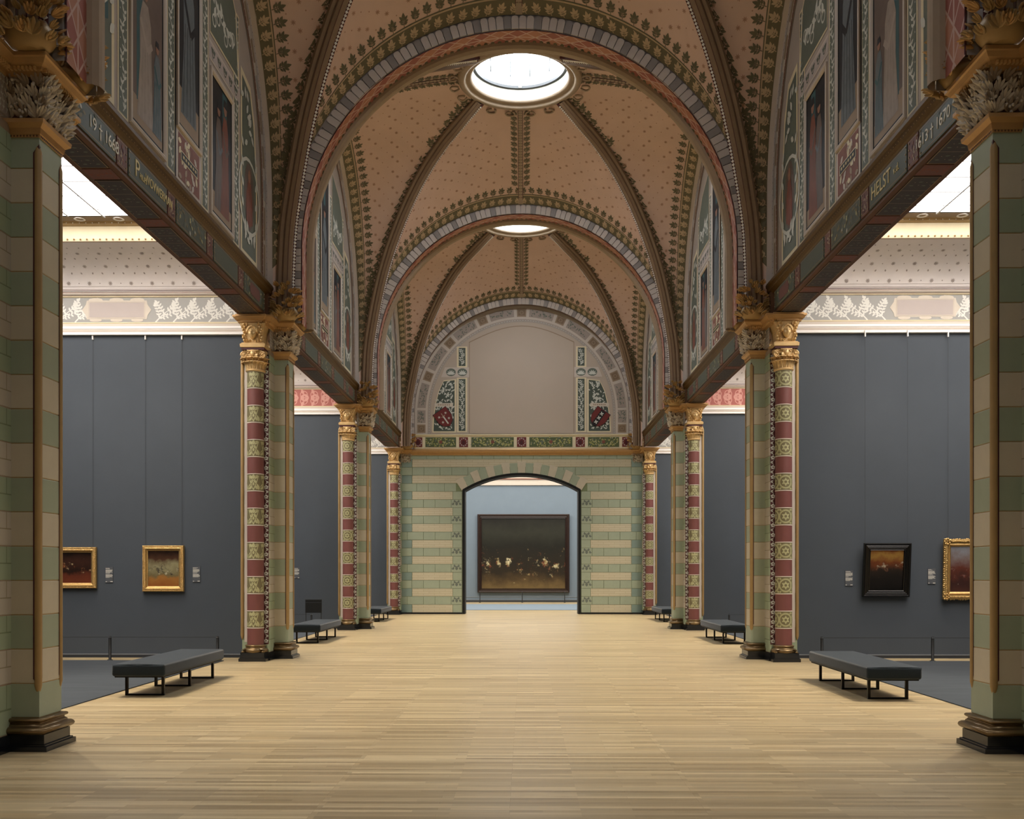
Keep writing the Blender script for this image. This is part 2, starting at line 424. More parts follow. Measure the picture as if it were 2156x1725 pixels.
# ================================================================== layout
BAY = 9.68
PC = {k: 9.34+BAY*k for k in range(-1, 4)}          # pier centres along the hall; 3 = end wall
X0 = 4.62                                            # local x origin of piers and girders (distance from the hall's axis)
XOUT = 11.6                                          # outer walls of the side cabinets
Z_ABA = 6.33
SIDES = ((-1, 'left'), (1, 'right'))

# ------------------------------------------------------------------ floor
mb = MB(); mb.box(-12.5, 12.5, -4.0, 54.2, -.12, 0, OAK)
structure(obj('floor', mb))

# ------------------------------------------------------------------ piers
COURSE = .316; Z_S = .30
def block_mesh(name, x0, x1, y0, y1, h, mat):
    mb = MB(); g = .004
    mb.mould((x0, x1, y0, y1), [(-g, g), (0, g+.006), (0, h-g-.006), (-g, h-g)], mat); return mb.mesh(name)
ME = {}
for nm, mt in (('g', GREEN), ('c', CREAM)): ME['pil'+nm] = block_mesh('pilaster_block', -.26, .02, -.22, .22, COURSE, mt)
for nm, mt in (('g', GREENBY), ('c', CREAMBY)): ME['stub'+nm] = block_mesh('side_block', 0, .505, -.6, .6, COURSE, mt)
mb = MB(); mb.box(-.255, .02, -.215, .215, .25, 5.75, GOLDM); ME['core'] = mb.mesh('joint_core')
mb = MB(); mb.box(.003, .502, -.597, .597, .15, 5.75, BROWNB); ME['core2'] = mb.mesh('joint_core')
def torus_prof(o, z0, z1, bulge, n=6):
    return [(o+bulge*sin(PI*k/n), z0+(z1-z0)*(.5-.5*cos(PI*k/n))) for k in range(n+1)]
mb = MB()
for z0, z1, e in ((0, .045, .04), (.045, .06, .02), (.06, .15, 0)):
    mb.box(-.325-e, .02, -.26-e, .26+e, z0, z1, BLACKST)
    mb.box(-.01-e*.5, .53+e*.5, -.64-e*.5, .64+e*.5, z0, z1-.004, BLACKST)
    mb.box(.03-e, .45+e, -.86-e, -.6, z0, z1+.01, BLACKST)
ME['plinth'] = mb.mesh('plinth')
mb = MB(); r = (-.27, .02, -.23, .23)
mb.mould(r, torus_prof(.03, .15, .225, .05)+[(.03, .235), (.012, .25)]+torus_prof(.012, .262, .30, .025), BRONZE, True)
ME['pbase'] = mb.mesh('base_moulding')
# gilded corner roll with maroon edges, and its pointed ends
def roll_mesh(x, y, r, z0, z1, e, sy):
    mb = MB()
    mb.lathe(x, y, [(.004, z0-.09), (r*.7, z0-.045), (r, z0), (r, z1), (r*.6, z1+.05), (.004, z1+.10)], GOLDM, 14)
    return mb.mesh('corner_roll')
def edge_mesh(x, y, w, z0, z1, sy):
    mb = MB()
    mb.poly([(x, y-sy*.003, z0-.02), (x+w, y-sy*.003, z0+.06), (x+w, y-sy*.003, z1), (x, y-sy*.003, z1+.08)], MAROON)
    mb.poly([(x-.003, y, z0-.02), (x-.003, y+sy*w, z0+.06), (x-.003, y+sy*w, z1), (x-.003, y, z1+.08)], MAROON)
    return mb.mesh('roll_edge')
for sg, nm in ((1, 'n'), (-1, 'f')):
    ME['roll'+nm] = roll_mesh(-.243, -.203*sg, .034, .60, 5.50, 0, sg)
    ME['redge'+nm] = edge_mesh(-.26, -.22*sg, .056, .60, 5.50, sg)
ME['roll2'] = roll_mesh(.502, -.592, .034, .46, 5.62, 0, 1)
# gold flower strip and cream strip beside the column
mb = MB(); dr = Draw(mb, lambda a, b, l: (a, -.6-.002*l, b))
dr.rect(.012, .10, .30, 5.66, MAROON, 1)
for k in range(30):
    z = .36+k*.178; c = .056
    for q in range(5): dr.leaf(c+.004, z, q*2*PI/5+.3, .045, LEAFW, 2, .42)
    dr.disc(c+.004, z, .012, MAROON, 3, 6); dr.ring(c-.016, z+.092, .012, .022, LEAFW, 2, 8); dr.ribbon([(c+.02, z+.05), (c-.03, z+.09), (c+.02, z+.13)], .008, LEAFW, 2)
ME['flower'] = mb.mesh('flower_strip')
mb = MB(); dr = Draw(mb, lambda a, b, l: (a, -.6-.002*l, b)); dr.rect(.385, .462, .34, 5.66, PINKW, 1); dr.rect(.10, .385, .30, 5.66, CREAMW, 1)
ME['cstrip'] = mb.mesh('plain_strip')
# engaged column
CX, CY, CR = .24, -.655, .152
mb = MB()
mb.lathe(CX, CY, [(.21, .155), (.228, .175), (.232, .20), (.215, .225), (.185, .235), (.175, .255), (.178, .262), (.19, .27), (.192, .283), (.178, .295), (.155, .30)], BRONZE, 24)
for a in (-1, 1):
    for q in (0, 1, 2): leaf3(mb, (CX+a*.12, CY-.12, .15), (a*(1-.3*q), -1+.35*q, 0), (a*.2, -.1, 1), .09, .075, .06, BRONZE)
    mb.ball((CX+a*.185, CY-.185, .175), (.035, .035, .02), BRONZE)
ME['cbase'] = mb.mesh('column_base')
def cylmap(r): return lambda a, b, l: (CX+(r+.0012*l)*sin(a/r), CY-(r+.0012*l)*cos(a/r), b)
DH = (5.33-.30)/16
def drum(kind):
    mb = MB(); r = CR
    mb.lathe(CX, CY, [(r, 0), (r, DH-.016)], {'r': RED, 'v': OLIVE, 's': OLIVE}[kind], 28, True, False)
    mb.lathe(CX, CY, [(r, DH-.016), (r+.004, DH-.014), (r+.004, DH-.002), (r, DH)], CREAMW, 28, True, False)
    dr = Draw(mb, cylmap(r)); h = DH-.016; W = 2*PI*r/4
    for c in range(4):
        a = (c-1.5)*W+(W/2 if c < 4 else 0)
        a = (c-2)*W
        if kind == 'v':
            for sg in (1, -1):
                dr.ribbon([(a, .012), (a+sg*.05, h*.45), (a+sg*.095, h*.92)], .016, YELGR, 1)
                dr.ribbon([(a+sg*.012, h*.52), (a+sg*.035, h*.63), (a+sg*.02, h*.70), (a+sg*.004, h*.62)], .010, YELGR, 1)
                dr.leaf(a+sg*.105, .01, PI/2+sg*.35, h*.42, YELGR, 1, .22); dr.leaf(a+sg*.07, .02, PI/2+sg*.5, h*.3, YELGR, 1, .2)
                dr.leaf(a+sg*.02, h*.72, PI/2-sg*.7, h*.3, YELGR, 1, .3); dr.leaf(a+sg*.06, h*.45, PI/2+sg*.75, h*.28, YELGR, 1, .25)
            dr.leaf(a, h*.70, PI/2, h*.32, YELGR, 1, .3); dr.leaf(a, h*.30, PI/2, h*.22, YELGR, 1, .3)
        elif kind == 's':
            z = h/2
            dr.ring(a, z, .098, .120, YELGR, 1); dr.ring(a, z, .125, .131, YELGR, 1)
            for q in range(6):
                t0 = PI/2+q*PI/3; pt = lambda r, t: (a+r*cos(t), z+r*sin(t))
                dr.poly([pt(.045, t0-PI/6), pt(.082, t0), pt(.045, t0+PI/6)], YELGR, 2); dr.poly([(a, z), pt(.045, t0-PI/6), pt(.045, t0+PI/6)], YELGR, 2)
            dr.disc(a, z, .024, OLIVE, 4, 10)
            for sx in (1, -1):
                for sz in (1, -1): dr.leaf(a+sx*W*.48, z+sz*h*.46, math.atan2(-sz, -sx), .05, YELGR, 1, .4)
    return mb.mesh('column_drum')
for k in 'rvs': ME['drum'+k] = drum(k)
# gilded volute capital
mb = MB(); z0 = 5.33
mb.lathe(CX, CY, [(CR+.012, z0-.01), (CR+.03, z0+.005), (CR+.03, z0+.018), (CR+.008, z0+.03), (CR-.005, z0+.06), (CR+.0, z0+.16), (CR+.03, z0+.28), (CR+.06, z0+.34), (CR+.06, z0+.37)], GOLD, 24)
ME['capbell'] = mb.mesh('capital_bell')
mb = MB()
for k in range(9):
    t = -PI/2+(k-4)*.42; d = (cos(t), sin(t), 0)
    leaf3(mb, (CX+CR*d[0], CY+CR*d[1], z0+.03), d, (d[0]*.1, d[1]*.1, 1), .11, .15, .06, GOLD)
    t += .21; d = (cos(t), sin(t), 0)
    leaf3(mb, (CX+CR*d[0], CY+CR*d[1], z0+.10), d, (d[0]*.15, d[1]*.15, 1), .10, .15, .07, GOLD)
for k in range(7):
    t = -PI/2+(k-3)*.5; mb.ball((CX+(CR+.06)*cos(t), CY+(CR+.06)*sin(t), z0+.20), .022, GOLD, 6, 4)
ME['capleaf'] = mb.mesh('capital_leaves')
def volute(cx, cy, cz, d):                              # spiral in the vertical plane of direction d
    mb = MB(); pts = []; rr = []
    for k in range(34):
        t = k/33*4.6*PI; r = .078*(1-k/33*.80)
        pts.append((cx+d[0]*r*cos(t+PI/2)*1, cy+d[1]*r*cos(t+PI/2), cz+r*sin(t+PI/2))); rr.append(.016*(1-.4*k/33))
    mb.tube(pts, rr, GOLD, 6); mb.ball((cx, cy, cz), (.022, .03, .022), GOLD, 6, 4)
    return mb
for nm, a in (('l', -1), ('r', 1)):
    ME['vol'+nm] = volute(CX+a*.165, CY-.175, z0+.285, (a, -.25, 0)).mesh('volute')
mb = MB(); mb.ball((CX, CY-.215, z0+.30), (.05, .03, .06), GOLD)
for q in range(5): leaf3(mb, (CX, CY-.205, z0+.27), (sin((q-2)*.7), -1, 0), (sin((q-2)*.8), 0, cos((q-2)*.8)), .05, .08, .02, GOLD)
mb.tube([(CX-.10, CY-.20, z0+.36), (CX-.05, CY-.215, z0+.345), (CX, CY-.22, z0+.34), (CX+.05, CY-.215, z0+.345), (CX+.10, CY-.20, z0+.36)], .012, GOLD)
ME['capflower'] = mb.mesh('capital_flower')
mb = MB(); rc = (CX-.20, CX+.20, CY-.20, -.5)
mb.mould(rc, [(0, 5.70), (.01, 5.70), (.01, 5.735)], MAROON); mb.mould(rc, [(-.0, 5.735), (.025, 5.745), (.03, 5.80), (.012, 5.815), (.0, 5.83)], GOLD)
ME['abacus'] = mb.mesh('capital_abacus')
mb = MB(); mb.mould(rc, [(-.03, 5.83), (-.015, 6.02), (.03, 6.18)], GOLD); ME['maskblock'] = mb.mesh('mask_block')
# the head on the block above each column
mb = MB(); fy = CY-.262; fz = 6.0
rs = []
def bump_(v, c, w): return max(0.0, 1-((v-c)/w)**2)
for i in range(23):
    t = PI*i/22; row = []
    for k in range(25):
        p = -PI/2+(k-12)/12*(PI*.60); z = -.110*cos(t)
        w = .080*(1-.22*max(0, -z/.110)); x = w*sin(t)*cos(p); y = .078*sin(t)*sin(p)
        fr = max(0, -sin(p))*sin(t)
        if fr > .35:
            ax = abs(x)
            y -= .036*bump_(ax, 0, .017)*bump_(z, -.022, .030)+.020*bump_(ax, 0, .014)*bump_(z, .010, .030)
            y += .022*bump_(ax, .032, .020)*bump_(z, .012, .016); y -= .010*bump_(ax, .031, .010)*bump_(z, .010, .008)
            y -= .010*bump_(ax, .03, .04)*bump_(z, .036, .014)
            y -= .014*bump_(ax, 0, .026)*bump_(z, -.056, .008)+.014*bump_(ax, 0, .022)*bump_(z, -.070, .007); y -= .012*bump_(ax, 0, .022)*bump_(z, -.090, .016)
            y -= .006*bump_(ax, .045, .02)*bump_(z, -.03, .03)
        row.append((CX+x, fy+y+.045, fz+z))
    rs.append(row)
mb.rings(rs, GOLD, False, True, closed=False)
ME['mask'] = mb.mesh('carved_head')
mb = MB()
for k in range(15):
    t = PI*(.02+k/14*.96); mb.ball((CX+.088*cos(t), fy+.015, fz+.02+.095*sin(t)), .025+.006*random.random(), GOLD, 6, 4)
for k in range(9):
    t = PI*(.1+k/8*.8); mb.ball((CX+.066*cos(t), fy-.004, fz+.035+.075*sin(t)), .015, GOLD, 6, 4)
ME['hair'] = mb.mesh('head_curls')
mb = MB()
for sg in (1, -1):
    for k in range(7):
        a = .10+.012*(k % 3); z = 5.85+k*.048; ang = random.uniform(-.6, .9)
        fan(mb, (CX+sg*(a+.02), CY-.18-.006*k, z), (sg*.3, -1, 0), (sg*sin(ang), -.1, cos(ang)), .065, GOLD, 5, .4)
        mb.ball((CX+sg*(.155+.02*sin(k*2.1)), CY-.215-.004*k, z+.02), .022, GOLD, 6, 4)
    for k in range(3): fan(mb, (CX+sg*(.03+.05*k), CY-.19, 5.85), (sg*.2, -1, 0), (sg*.6, -.2, .6), .05, GOLD, 5, .4)
ME['maskleaf'] = mb.mesh('mask_leaves')
# pilaster capital: gold neck, pale foliage, gold cornice
mb = MB(); rp = (-.265, .02, -.225, .225)
mb.mould(rp, [(0, 5.64), (.004, 5.64), (.004, 5.665), (.012, 5.67), (.02, 5.72), (.06, 5.755), (.065, 5.79), (.02, 5.80)], OCHREG)
for yy in (-.235,):
    for k in range(9): mb.box(-.25+k*.03, -.25+k*.03+.014, -.232, -.225, 5.645, 5.66, IRON)
for k in range(14): mb.box(-.272, -.265, -.21+k*.03, -.21+k*.03+.014, 5.645, 5.66, IRON)
ME['neck'] = mb.mesh('capital_neck')
mb = MB(); mb.mould(rp, [(-.01, 5.80), (.0, 5.95), (.04, 6.16)], IRONR); ME['capcore'] = mb.mesh('capital_core')
mb = MB(); random.seed(11)
def foliage(mb, o, out, along, W, z0, z1, n, mat, mat2):
    o = Vector(o); al = Vector(along); out = Vector(out)
    for row in range(4):
        zz = z0+(z1-z0)*(.06+.22*row)
        for k in range(n+row % 2):
            u = (k+.5-.5*(row % 2))/n; p = o+al*(W*(min(.97, max(.03, u))-.5)*1.05)+out*(.004+.016*row)
            an = random.uniform(-.7, .7)
            fan(mb, (p.x, p.y, zz), out, (al.x*sin(an), al.y*sin(an), cos(an)), W/n*random.uniform(.95, 1.3), mat2 if random.random() < .3 else mat, 5, random.uniform(.25, .55))
            if (k+row) % 2:
                for q in range(3): mb.ball((p.x+out.x*(.03+.012*q)+al.x*random.uniform(-.03, .03), p.y+out.y*(.03+.012*q)+al.y*random.uniform(-.03, .03), zz+random.uniform(-.02, .04)), .016, mat, 6, 4)
foliage(mb, (-.12, -.225, 0), (0, -1, 0), (1, 0, 0), .32, 5.80, 6.20, 3, CREAMW, STONE2)
foliage(mb, (-.265, 0, 0), (-1, 0, 0), (0, 1, 0), .46, 5.80, 6.20, 4, CREAMW, STONE2)
for yy in (-.24, .24):
    for q in range(4): fan(mb, (-.27-.012*q, yy, 5.83+.09*q), (-1, yy*4, 0), (-.2, yy*.5, 1), .10, CREAMW, 5, .6)
ME['capfol'] = mb.mesh('capital_foliage')
for yy, nm_ in ((-.41, 'reliefn'), (.41, 'relieff')):
    mb = MB()
    dr = Draw(mb, lambda a, b, l: (-.002*l-.002, a, b)); dr.rect(yy-.18, yy+.18, 5.80, 6.18, RINGP, 1)
    for k in range(6):
        a = yy-.15+.06*k
        dr.vine(a, 5.82, 6.16, .085, LEAFW, 2, .09)
    ME[nm_] = mb.mesh('relief_panel')
mb = MB(); cp = [(.0, 6.15), (.012, 6.155), (.02, 6.19), (.045, 6.20), (.05, 6.225), (.085, 6.245), (.11, 6.28), (.125, 6.29), (.125, 6.325), (.10, 6.33)]
mb.mould((-.30, .05, -.31, .31), cp, OCHREG); mb.mould((-.01, .47, -.80, .80), [(o, z-.001) for o, z in cp], OCHREG)
mb.mould((.10, .40, -.86, -.75), [(o, z-.002) for o, z in cp], OCHREG)
ME['cornice'] = mb.mesh('cornice')
mb = MB()
for x0, x1, y in ((-.30, .04, -.31), (-.01, .47, -.80)):
    n = int((x1-x0)/.036)
    for k in range(n): mb.box(x0+k*.036, x0+k*.036+.018, y-.070, y-.03, 6.193, 6.222, GOLD)
for x, y0, y1 in ((-.30, -.31, .31), (-.01, -.80, -.34), (-.01, .34, .80)):
    n = int((y1-y0)/.036)
    for k in range(n): mb.box(x-.070, x-.03, y0+k*.036, y0+k*.036+.018, 6.193, 6.222, GOLD)
ME['dentil'] = mb.mesh('dentil_course')
# gilded foliage from which the vault ribs rise
random.seed(5); mb = MB()
mb.lathe(-.27, -.42, [(.10, 6.33), (.16, 6.35), (.22, 6.42), (.22, 6.48), (.19, 6.54), (.15, 6.58)], GOLDM, 14)
for k in range(84):
    t = random.uniform(0, 2*PI); u = random.random()**1.1; zz = 6.36+.62*u; rr = .25*(1.0-.22*u)
    d = Vector((cos(t), sin(t), 0))
    fan(mb, (-.27+rr*d.x, -.42+rr*d.y, zz), d, (d.x*.4+random.uniform(-.4, .4), d.y*.4+random.uniform(-.4, .4), 1), random.uniform(.08, .13), GOLDM if k % 3 else OCHREG, 5, .5)
    if k % 2: mb.ball((-.27+rr*d.x*1.12, -.42+rr*d.y*1.12, zz+.03), random.uniform(.018, .034), OCHREG, 7, 5)
ME['crown'] = mb.mesh('rib_foliage')

def build_pier(k, sg, kind, label, pilaster=True, y=None):
    t = thing('painted_pier', label, 'pillar', (sg*X0, PC[k] if y is None else y, 0), (sg, 1, 1), 'painted piers along the hall')
    P = lambda nm, key, loc=(0, 0, 0): obj(nm, ME[key], t, loc)
    P('plinth', 'plinth'); P('joint_core', 'core2')
    for i in range(17):
        o_ = P('side_block', 'stub'+('c' if i % 2 else 'g'), (0, 0, Z_S+COURSE*i))
        if i == 0: o_.location.z = .15; o_.scale.z = (.15+COURSE)/COURSE
    if pilaster:
        P('joint_core', 'core')
        for i in range(17): P('pilaster_block', 'pil'+('c' if i % 2 else 'g'), (0, 0, Z_S+COURSE*i))
        P('base_moulding', 'pbase')
        for q in 'nf': P('corner_roll', 'roll'+q); P('roll_edge', 'redge'+q)
    P('corner_roll', 'roll2'); P('flower_strip', 'flower'); P('plain_strip', 'cstrip')
    P('column_base', 'cbase')
    for i in range(16): P('column_drum', 'drumr' if i % 2 == 0 else 'drum'+kind, (0, 0, .30+DH*i))
    c = P('column_capital', 'capbell'); obj('capital_leaves', ME['capleaf'], c); obj('capital_flower', ME['capflower'], c)
    obj('volute', ME['voll'], c); obj('volute', ME['volr'], c)
    P('capital_abacus', 'abacus'); b_ = P('mask_block', 'maskblock')
    obj('carved_head', ME['mask'], b_); obj('head_curls', ME['hair'], b_); obj('mask_leaves', ME['maskleaf'], b_)
    if pilaster: P('capital_neck', 'neck')
    c = P('pilaster_capital', 'capcore'); obj('capital_foliage', ME['capfol'], c); P('relief_panel', 'reliefn'); P('relief_panel', 'relieff')
    c = P('cornice', 'cornice'); obj('dentil_course', ME['dentil'], c)
    P('rib_foliage', 'crown')
    o = P('rib_foliage', 'crown'); o.scale = (1, -1, 1)
    return t
where = {(0, -1): 'banded green and cream pier nearest the camera at the left edge', (0, 1): 'banded green and cream pier nearest the camera at the right edge',
         (1, -1): 'pier with leaf-patterned red column beside the room with two small gilt paintings', (1, 1): 'pier with star-patterned red column beside the black-framed portrait',
         (2, -1): 'pier with star-patterned red column, third along the left row', (2, 1): 'pier with leaf-patterned red column, third along the right row',
         (3, -1): 'farthest left pier, slim leaf-patterned red column against the green end wall', (3, 1): 'farthest right pier, slim star-patterned red column against the green end wall'}
for (k, sg), lb in where.items():
    kind = 'v' if (k % 2 == 1) == (sg < 0) else 's'
    build_pier(k, sg, kind, lb, k < 3, PC[k]+(.25 if k == 3 else 0))

# ------------------------------------------------------------------ transverse arches
ZA, RA = 7.74, 4.10                                   # centre height and soffit radius
def arch_path(r, n=48, zb=Z_ABA):                     # (x, z, arc length) from left springing over the top to the right one
    pts = [(-r, zb), (-r, (zb+ZA)/2)]
    for i in range(n+1):
        t = PI-PI*i/n; pts.append((r*cos(t), ZA+r*sin(t)))
    pts += [(r, (zb+ZA)/2), (r, zb)]
    return pts
def sweep_arch(mb, prof, mat, uv=False, n=48):        # prof: [(radius, y)], open strip
    paths = [arch_path(r, n) for r, y in prof]
    for j in range(len(prof)-1):
        p, q = paths[j], paths[j+1]; s = 0
        for i in range(len(p)-1):
            ds = math.hypot(p[i+1][0]-p[i][0], p[i+1][1]-p[i][1])
            vs = [(p[i][0], prof[j][1], p[i][1]), (p[i+1][0], prof[j][1], p[i+1][1]), (q[i+1][0], prof[j+1][1], q[i+1][1]), (q[i][0], prof[j+1][1], q[i][1])]
            v0, v1 = prof[j][1], prof[j+1][1]
            mb.add(vs, [(0, 1, 2, 3)], mat, not uv, [[(s, v0), (s+ds, v0), (s+ds, v1), (s, v1)]] if uv else None); s += ds
mb = MB(); sweep_arch(mb, [(RA, -.25), (RA, .20)], LATT, True); ME['soffit'] = mb.mesh('lattice_soffit')
mb = MB(); sweep_arch(mb, [(RA-.002, -.262), (RA-.012, -.252), (RA-.002, -.242)], MAROON); sweep_arch(mb, [(RA+.01, -.25), (RA+.30, -.25)], VOUSG); sweep_arch(mb, [(RA+.30, .42), (RA+.01, .42)], VOUSG)
ME['archface'] = mb.mesh('arch_face')
mb = MB(); sweep_arch(mb, [(RA, .18), (RA-.05, .19), (RA-.10, .23), (RA-.11, .28), (RA-.11, .34), (RA-.07, .40), (RA, .42)], STONE2); ME['archrib'] = mb.mesh('stone_rib')
# leaves on the soffit beside the stone rib
mb = MB(); L = [0]
P_ = arch_path(RA-.006, 96)
for i in range(2, len(P_)-2):
    (x, z), (x2, z2) = P_[i], P_[i+1]; T = Vector((x2-x, 0, z2-z)).normalized()
    dr = Draw(mb, lambda a, b, l: Vector((x, 0, z))+T*a+Vector((0, b, 0)))
    dr.leaf(0, .175, -PI/2+.5, .09, LEAFD, 1, .3); dr.leaf(.06, .175, -PI/2-.5, .09, LEAFD, 1, .3)
ME['archleaf'] = mb.mesh('soffit_leaf_border')
def vous(mat):
    mb = MB(); w = .066; r0, r1 = RA+.012, RA+.26; out = []
    pts = [(-w*.97, r0), (w*.97, r0), (w, r1-.06), (w*.72, r1-.015), (0, r1), (-w*.72, r1-.015), (-w, r1-.06)]
    f = [(x, -.285, z) for x, z in pts]; bk = [(x*1.02, -.25, z) for x, z in pts]
    mb.rings([bk, f], mat, True); return mb.mesh('voussoir')
ME['vw'], ME['vg'] = vous(VOUS), vous(VOUSG)
def vous_places():
    out = []; n = 92
    for i in range(n): out.append(('arc', PI/2-PI*(i+.5)/n))
    for sgx in (-1, 1):
        for j in range(9): out.append(('stilt', sgx, ZA-.078-j*.1425))
    return out
def place_vous(parent, joined=False):
    jm = MB()
    for i, pl in enumerate(vous_places()):
        key = 'vg' if i % 4 == 3 else 'vw'
        if pl[0] == 'arc': loc, rot = (0, 0, ZA), (0, pl[1], 0)
        else: loc, rot = (-pl[1]*0, 0, pl[2]), (0, pl[1]*PI/2, 0)
        if not joined: obj('voussoir', ME[key], parent, loc, rot)
        else:
            M4 = Matrix.Translation(loc) @ Matrix.Rotation(rot[1], 4, 'Y')
            me = ME[key]; jm.add([M4 @ v.co for v in me.vertices], [list(p.vertices) for p in me.polygons], me.materials[0])
    if joined: stuff(obj('voussoir_ring', jm, parent))
for n_, k in enumerate((-1, 0, 1, 2, 3)):
    e = empty('trim_%d' % (n_+1), (0, PC[k], 0), kind='structure')
    obj('arch_face', ME['archface'], e)
    if k < 3:
        obj('lattice_soffit', ME['soffit'], e); obj('stone_rib', ME['archrib'], e); obj('soffit_leaf_border', ME['archleaf'], e)
    if k >= 0: place_vous(e, k == 3)

# ------------------------------------------------------------------ vaults
HB = BAY/2
def arclen(pts):
    L = [0]
    for a, b in zip(pts, pts[1:]): L.append(L[-1]+(b-a).length)
    return L
class Curve:
    def __init__(s, pts): s.p = [Vector(p) for p in pts]; s.L = arclen(s.p); s.len = s.L[-1]
    def at(s, t):
        d = max(0, min(1, t))*s.len; lo, hi = 0, len(s.L)-1
        while hi-lo > 1:
            mid = (lo+hi)//2
            if s.L[mid] <= d: lo = mid
            else: hi = mid
        q = (d-s.L[lo])/((s.L[hi]-s.L[lo]) or 1)
        return s.p[lo].lerp(s.p[hi], q)
ZR, RO = 13.46, 1.24                                  # oculus rim
ZW, RW = 8.40, 4.30                                   # wall arch
RT = RA+.27
cA = {'t': Curve([(RT, HB-.29, 6.4), (RT, HB-.29, 7.1)]+[(RT*cos(PI/2*i/40), HB-.29, ZA+RT*sin(PI/2*i/40)) for i in range(41)]),
      'w': Curve([(4.58, RW, 6.4), (4.58, RW, 7.4)]+[(4.58, RW*cos(PI/2*i/40), ZW+RW*sin(PI/2*i/40)) for i in range(41)])}
KP = [(4.36, 6.40), (4.35, 7.3), (4.235, 8.38), (3.77, 10.13), (3.03, 11.62), (2.11, 12.70), (RO/sqrt(2), ZR)]
def catmull(P, n=10):
    out = []
    for i in range(len(P)-1):
        p0, p1, p2, p3 = P[max(i-1, 0)], P[i], P[i+1], P[min(i+2, len(P)-1)]
        for k in range(n):
            t = k/n
            out.append(tuple(.5*((2*b)+(-a+c)*t+(2*a-5*b+4*c-d)*t*t+(-a+3*b-3*c+d)*t**3) for a, b, c, d in zip(p0, p1, p2, p3)))
    out.append(P[-1]); return out
DIAG = [(q, q*1.012 if q > 2 else q, z) for q, z in catmull(KP)]
cD = Curve(DIAG)
def arc45(kind): return [(RO*sin(PI/4-t) if kind == 't' else RO*cos(PI/4-t), RO*cos(PI/4-t) if kind == 't' else RO*sin(PI/4-t), ZR) for t in [PI/4*i/8 for i in range(1, 9)]]
SB = .80
cO = {k: Curve([DIAG[-1]]+arc45(k)) for k in 'tw'}
def Bc(s, k): return cD.at(s/SB) if s <= SB else cO[k].at((s-SB)/(1-SB))
UPV = Vector((0, 0, 1))
def web(s, w, k):
    a, b = cA[k].at(s), Bc(s, k); L = (b-a).length
    return a.lerp(b, w)+UPV*(.05*L*4*w*(1-w)*min(1, s*1.6))
def span(s, k): return (Bc(s, k)-cA[k].at(s)).length
def frame_at(s, w, k, edge):
    e = .01; p = web(s, w, k)
    ds = web(min(1, s+e), w, k)-web(max(0, s-e), w, k); dw = web(s, min(1, w+.02), k)-web(s, max(0, w-.02), k)
    T = ds.normalized(); n = ds.cross(dw).normalized()
    if n.dot(Vector((0, 0, 8))-p) < 0: n = -n
    if edge == 'D': dw = -dw
    I = (dw-T*dw.dot(T)).normalized()
    return p, T, I, n
def stamp(mb, s, w, k, edge, sx, sy, fn):
    p, T, I, n = frame_at(s, w, k, edge)
    def m(a, b, l):
        q = p+T*a+I*b+n*(.006+.002*l); return (q.x*sx, q.y*sy, q.z)
    fn(Draw(mb, m))
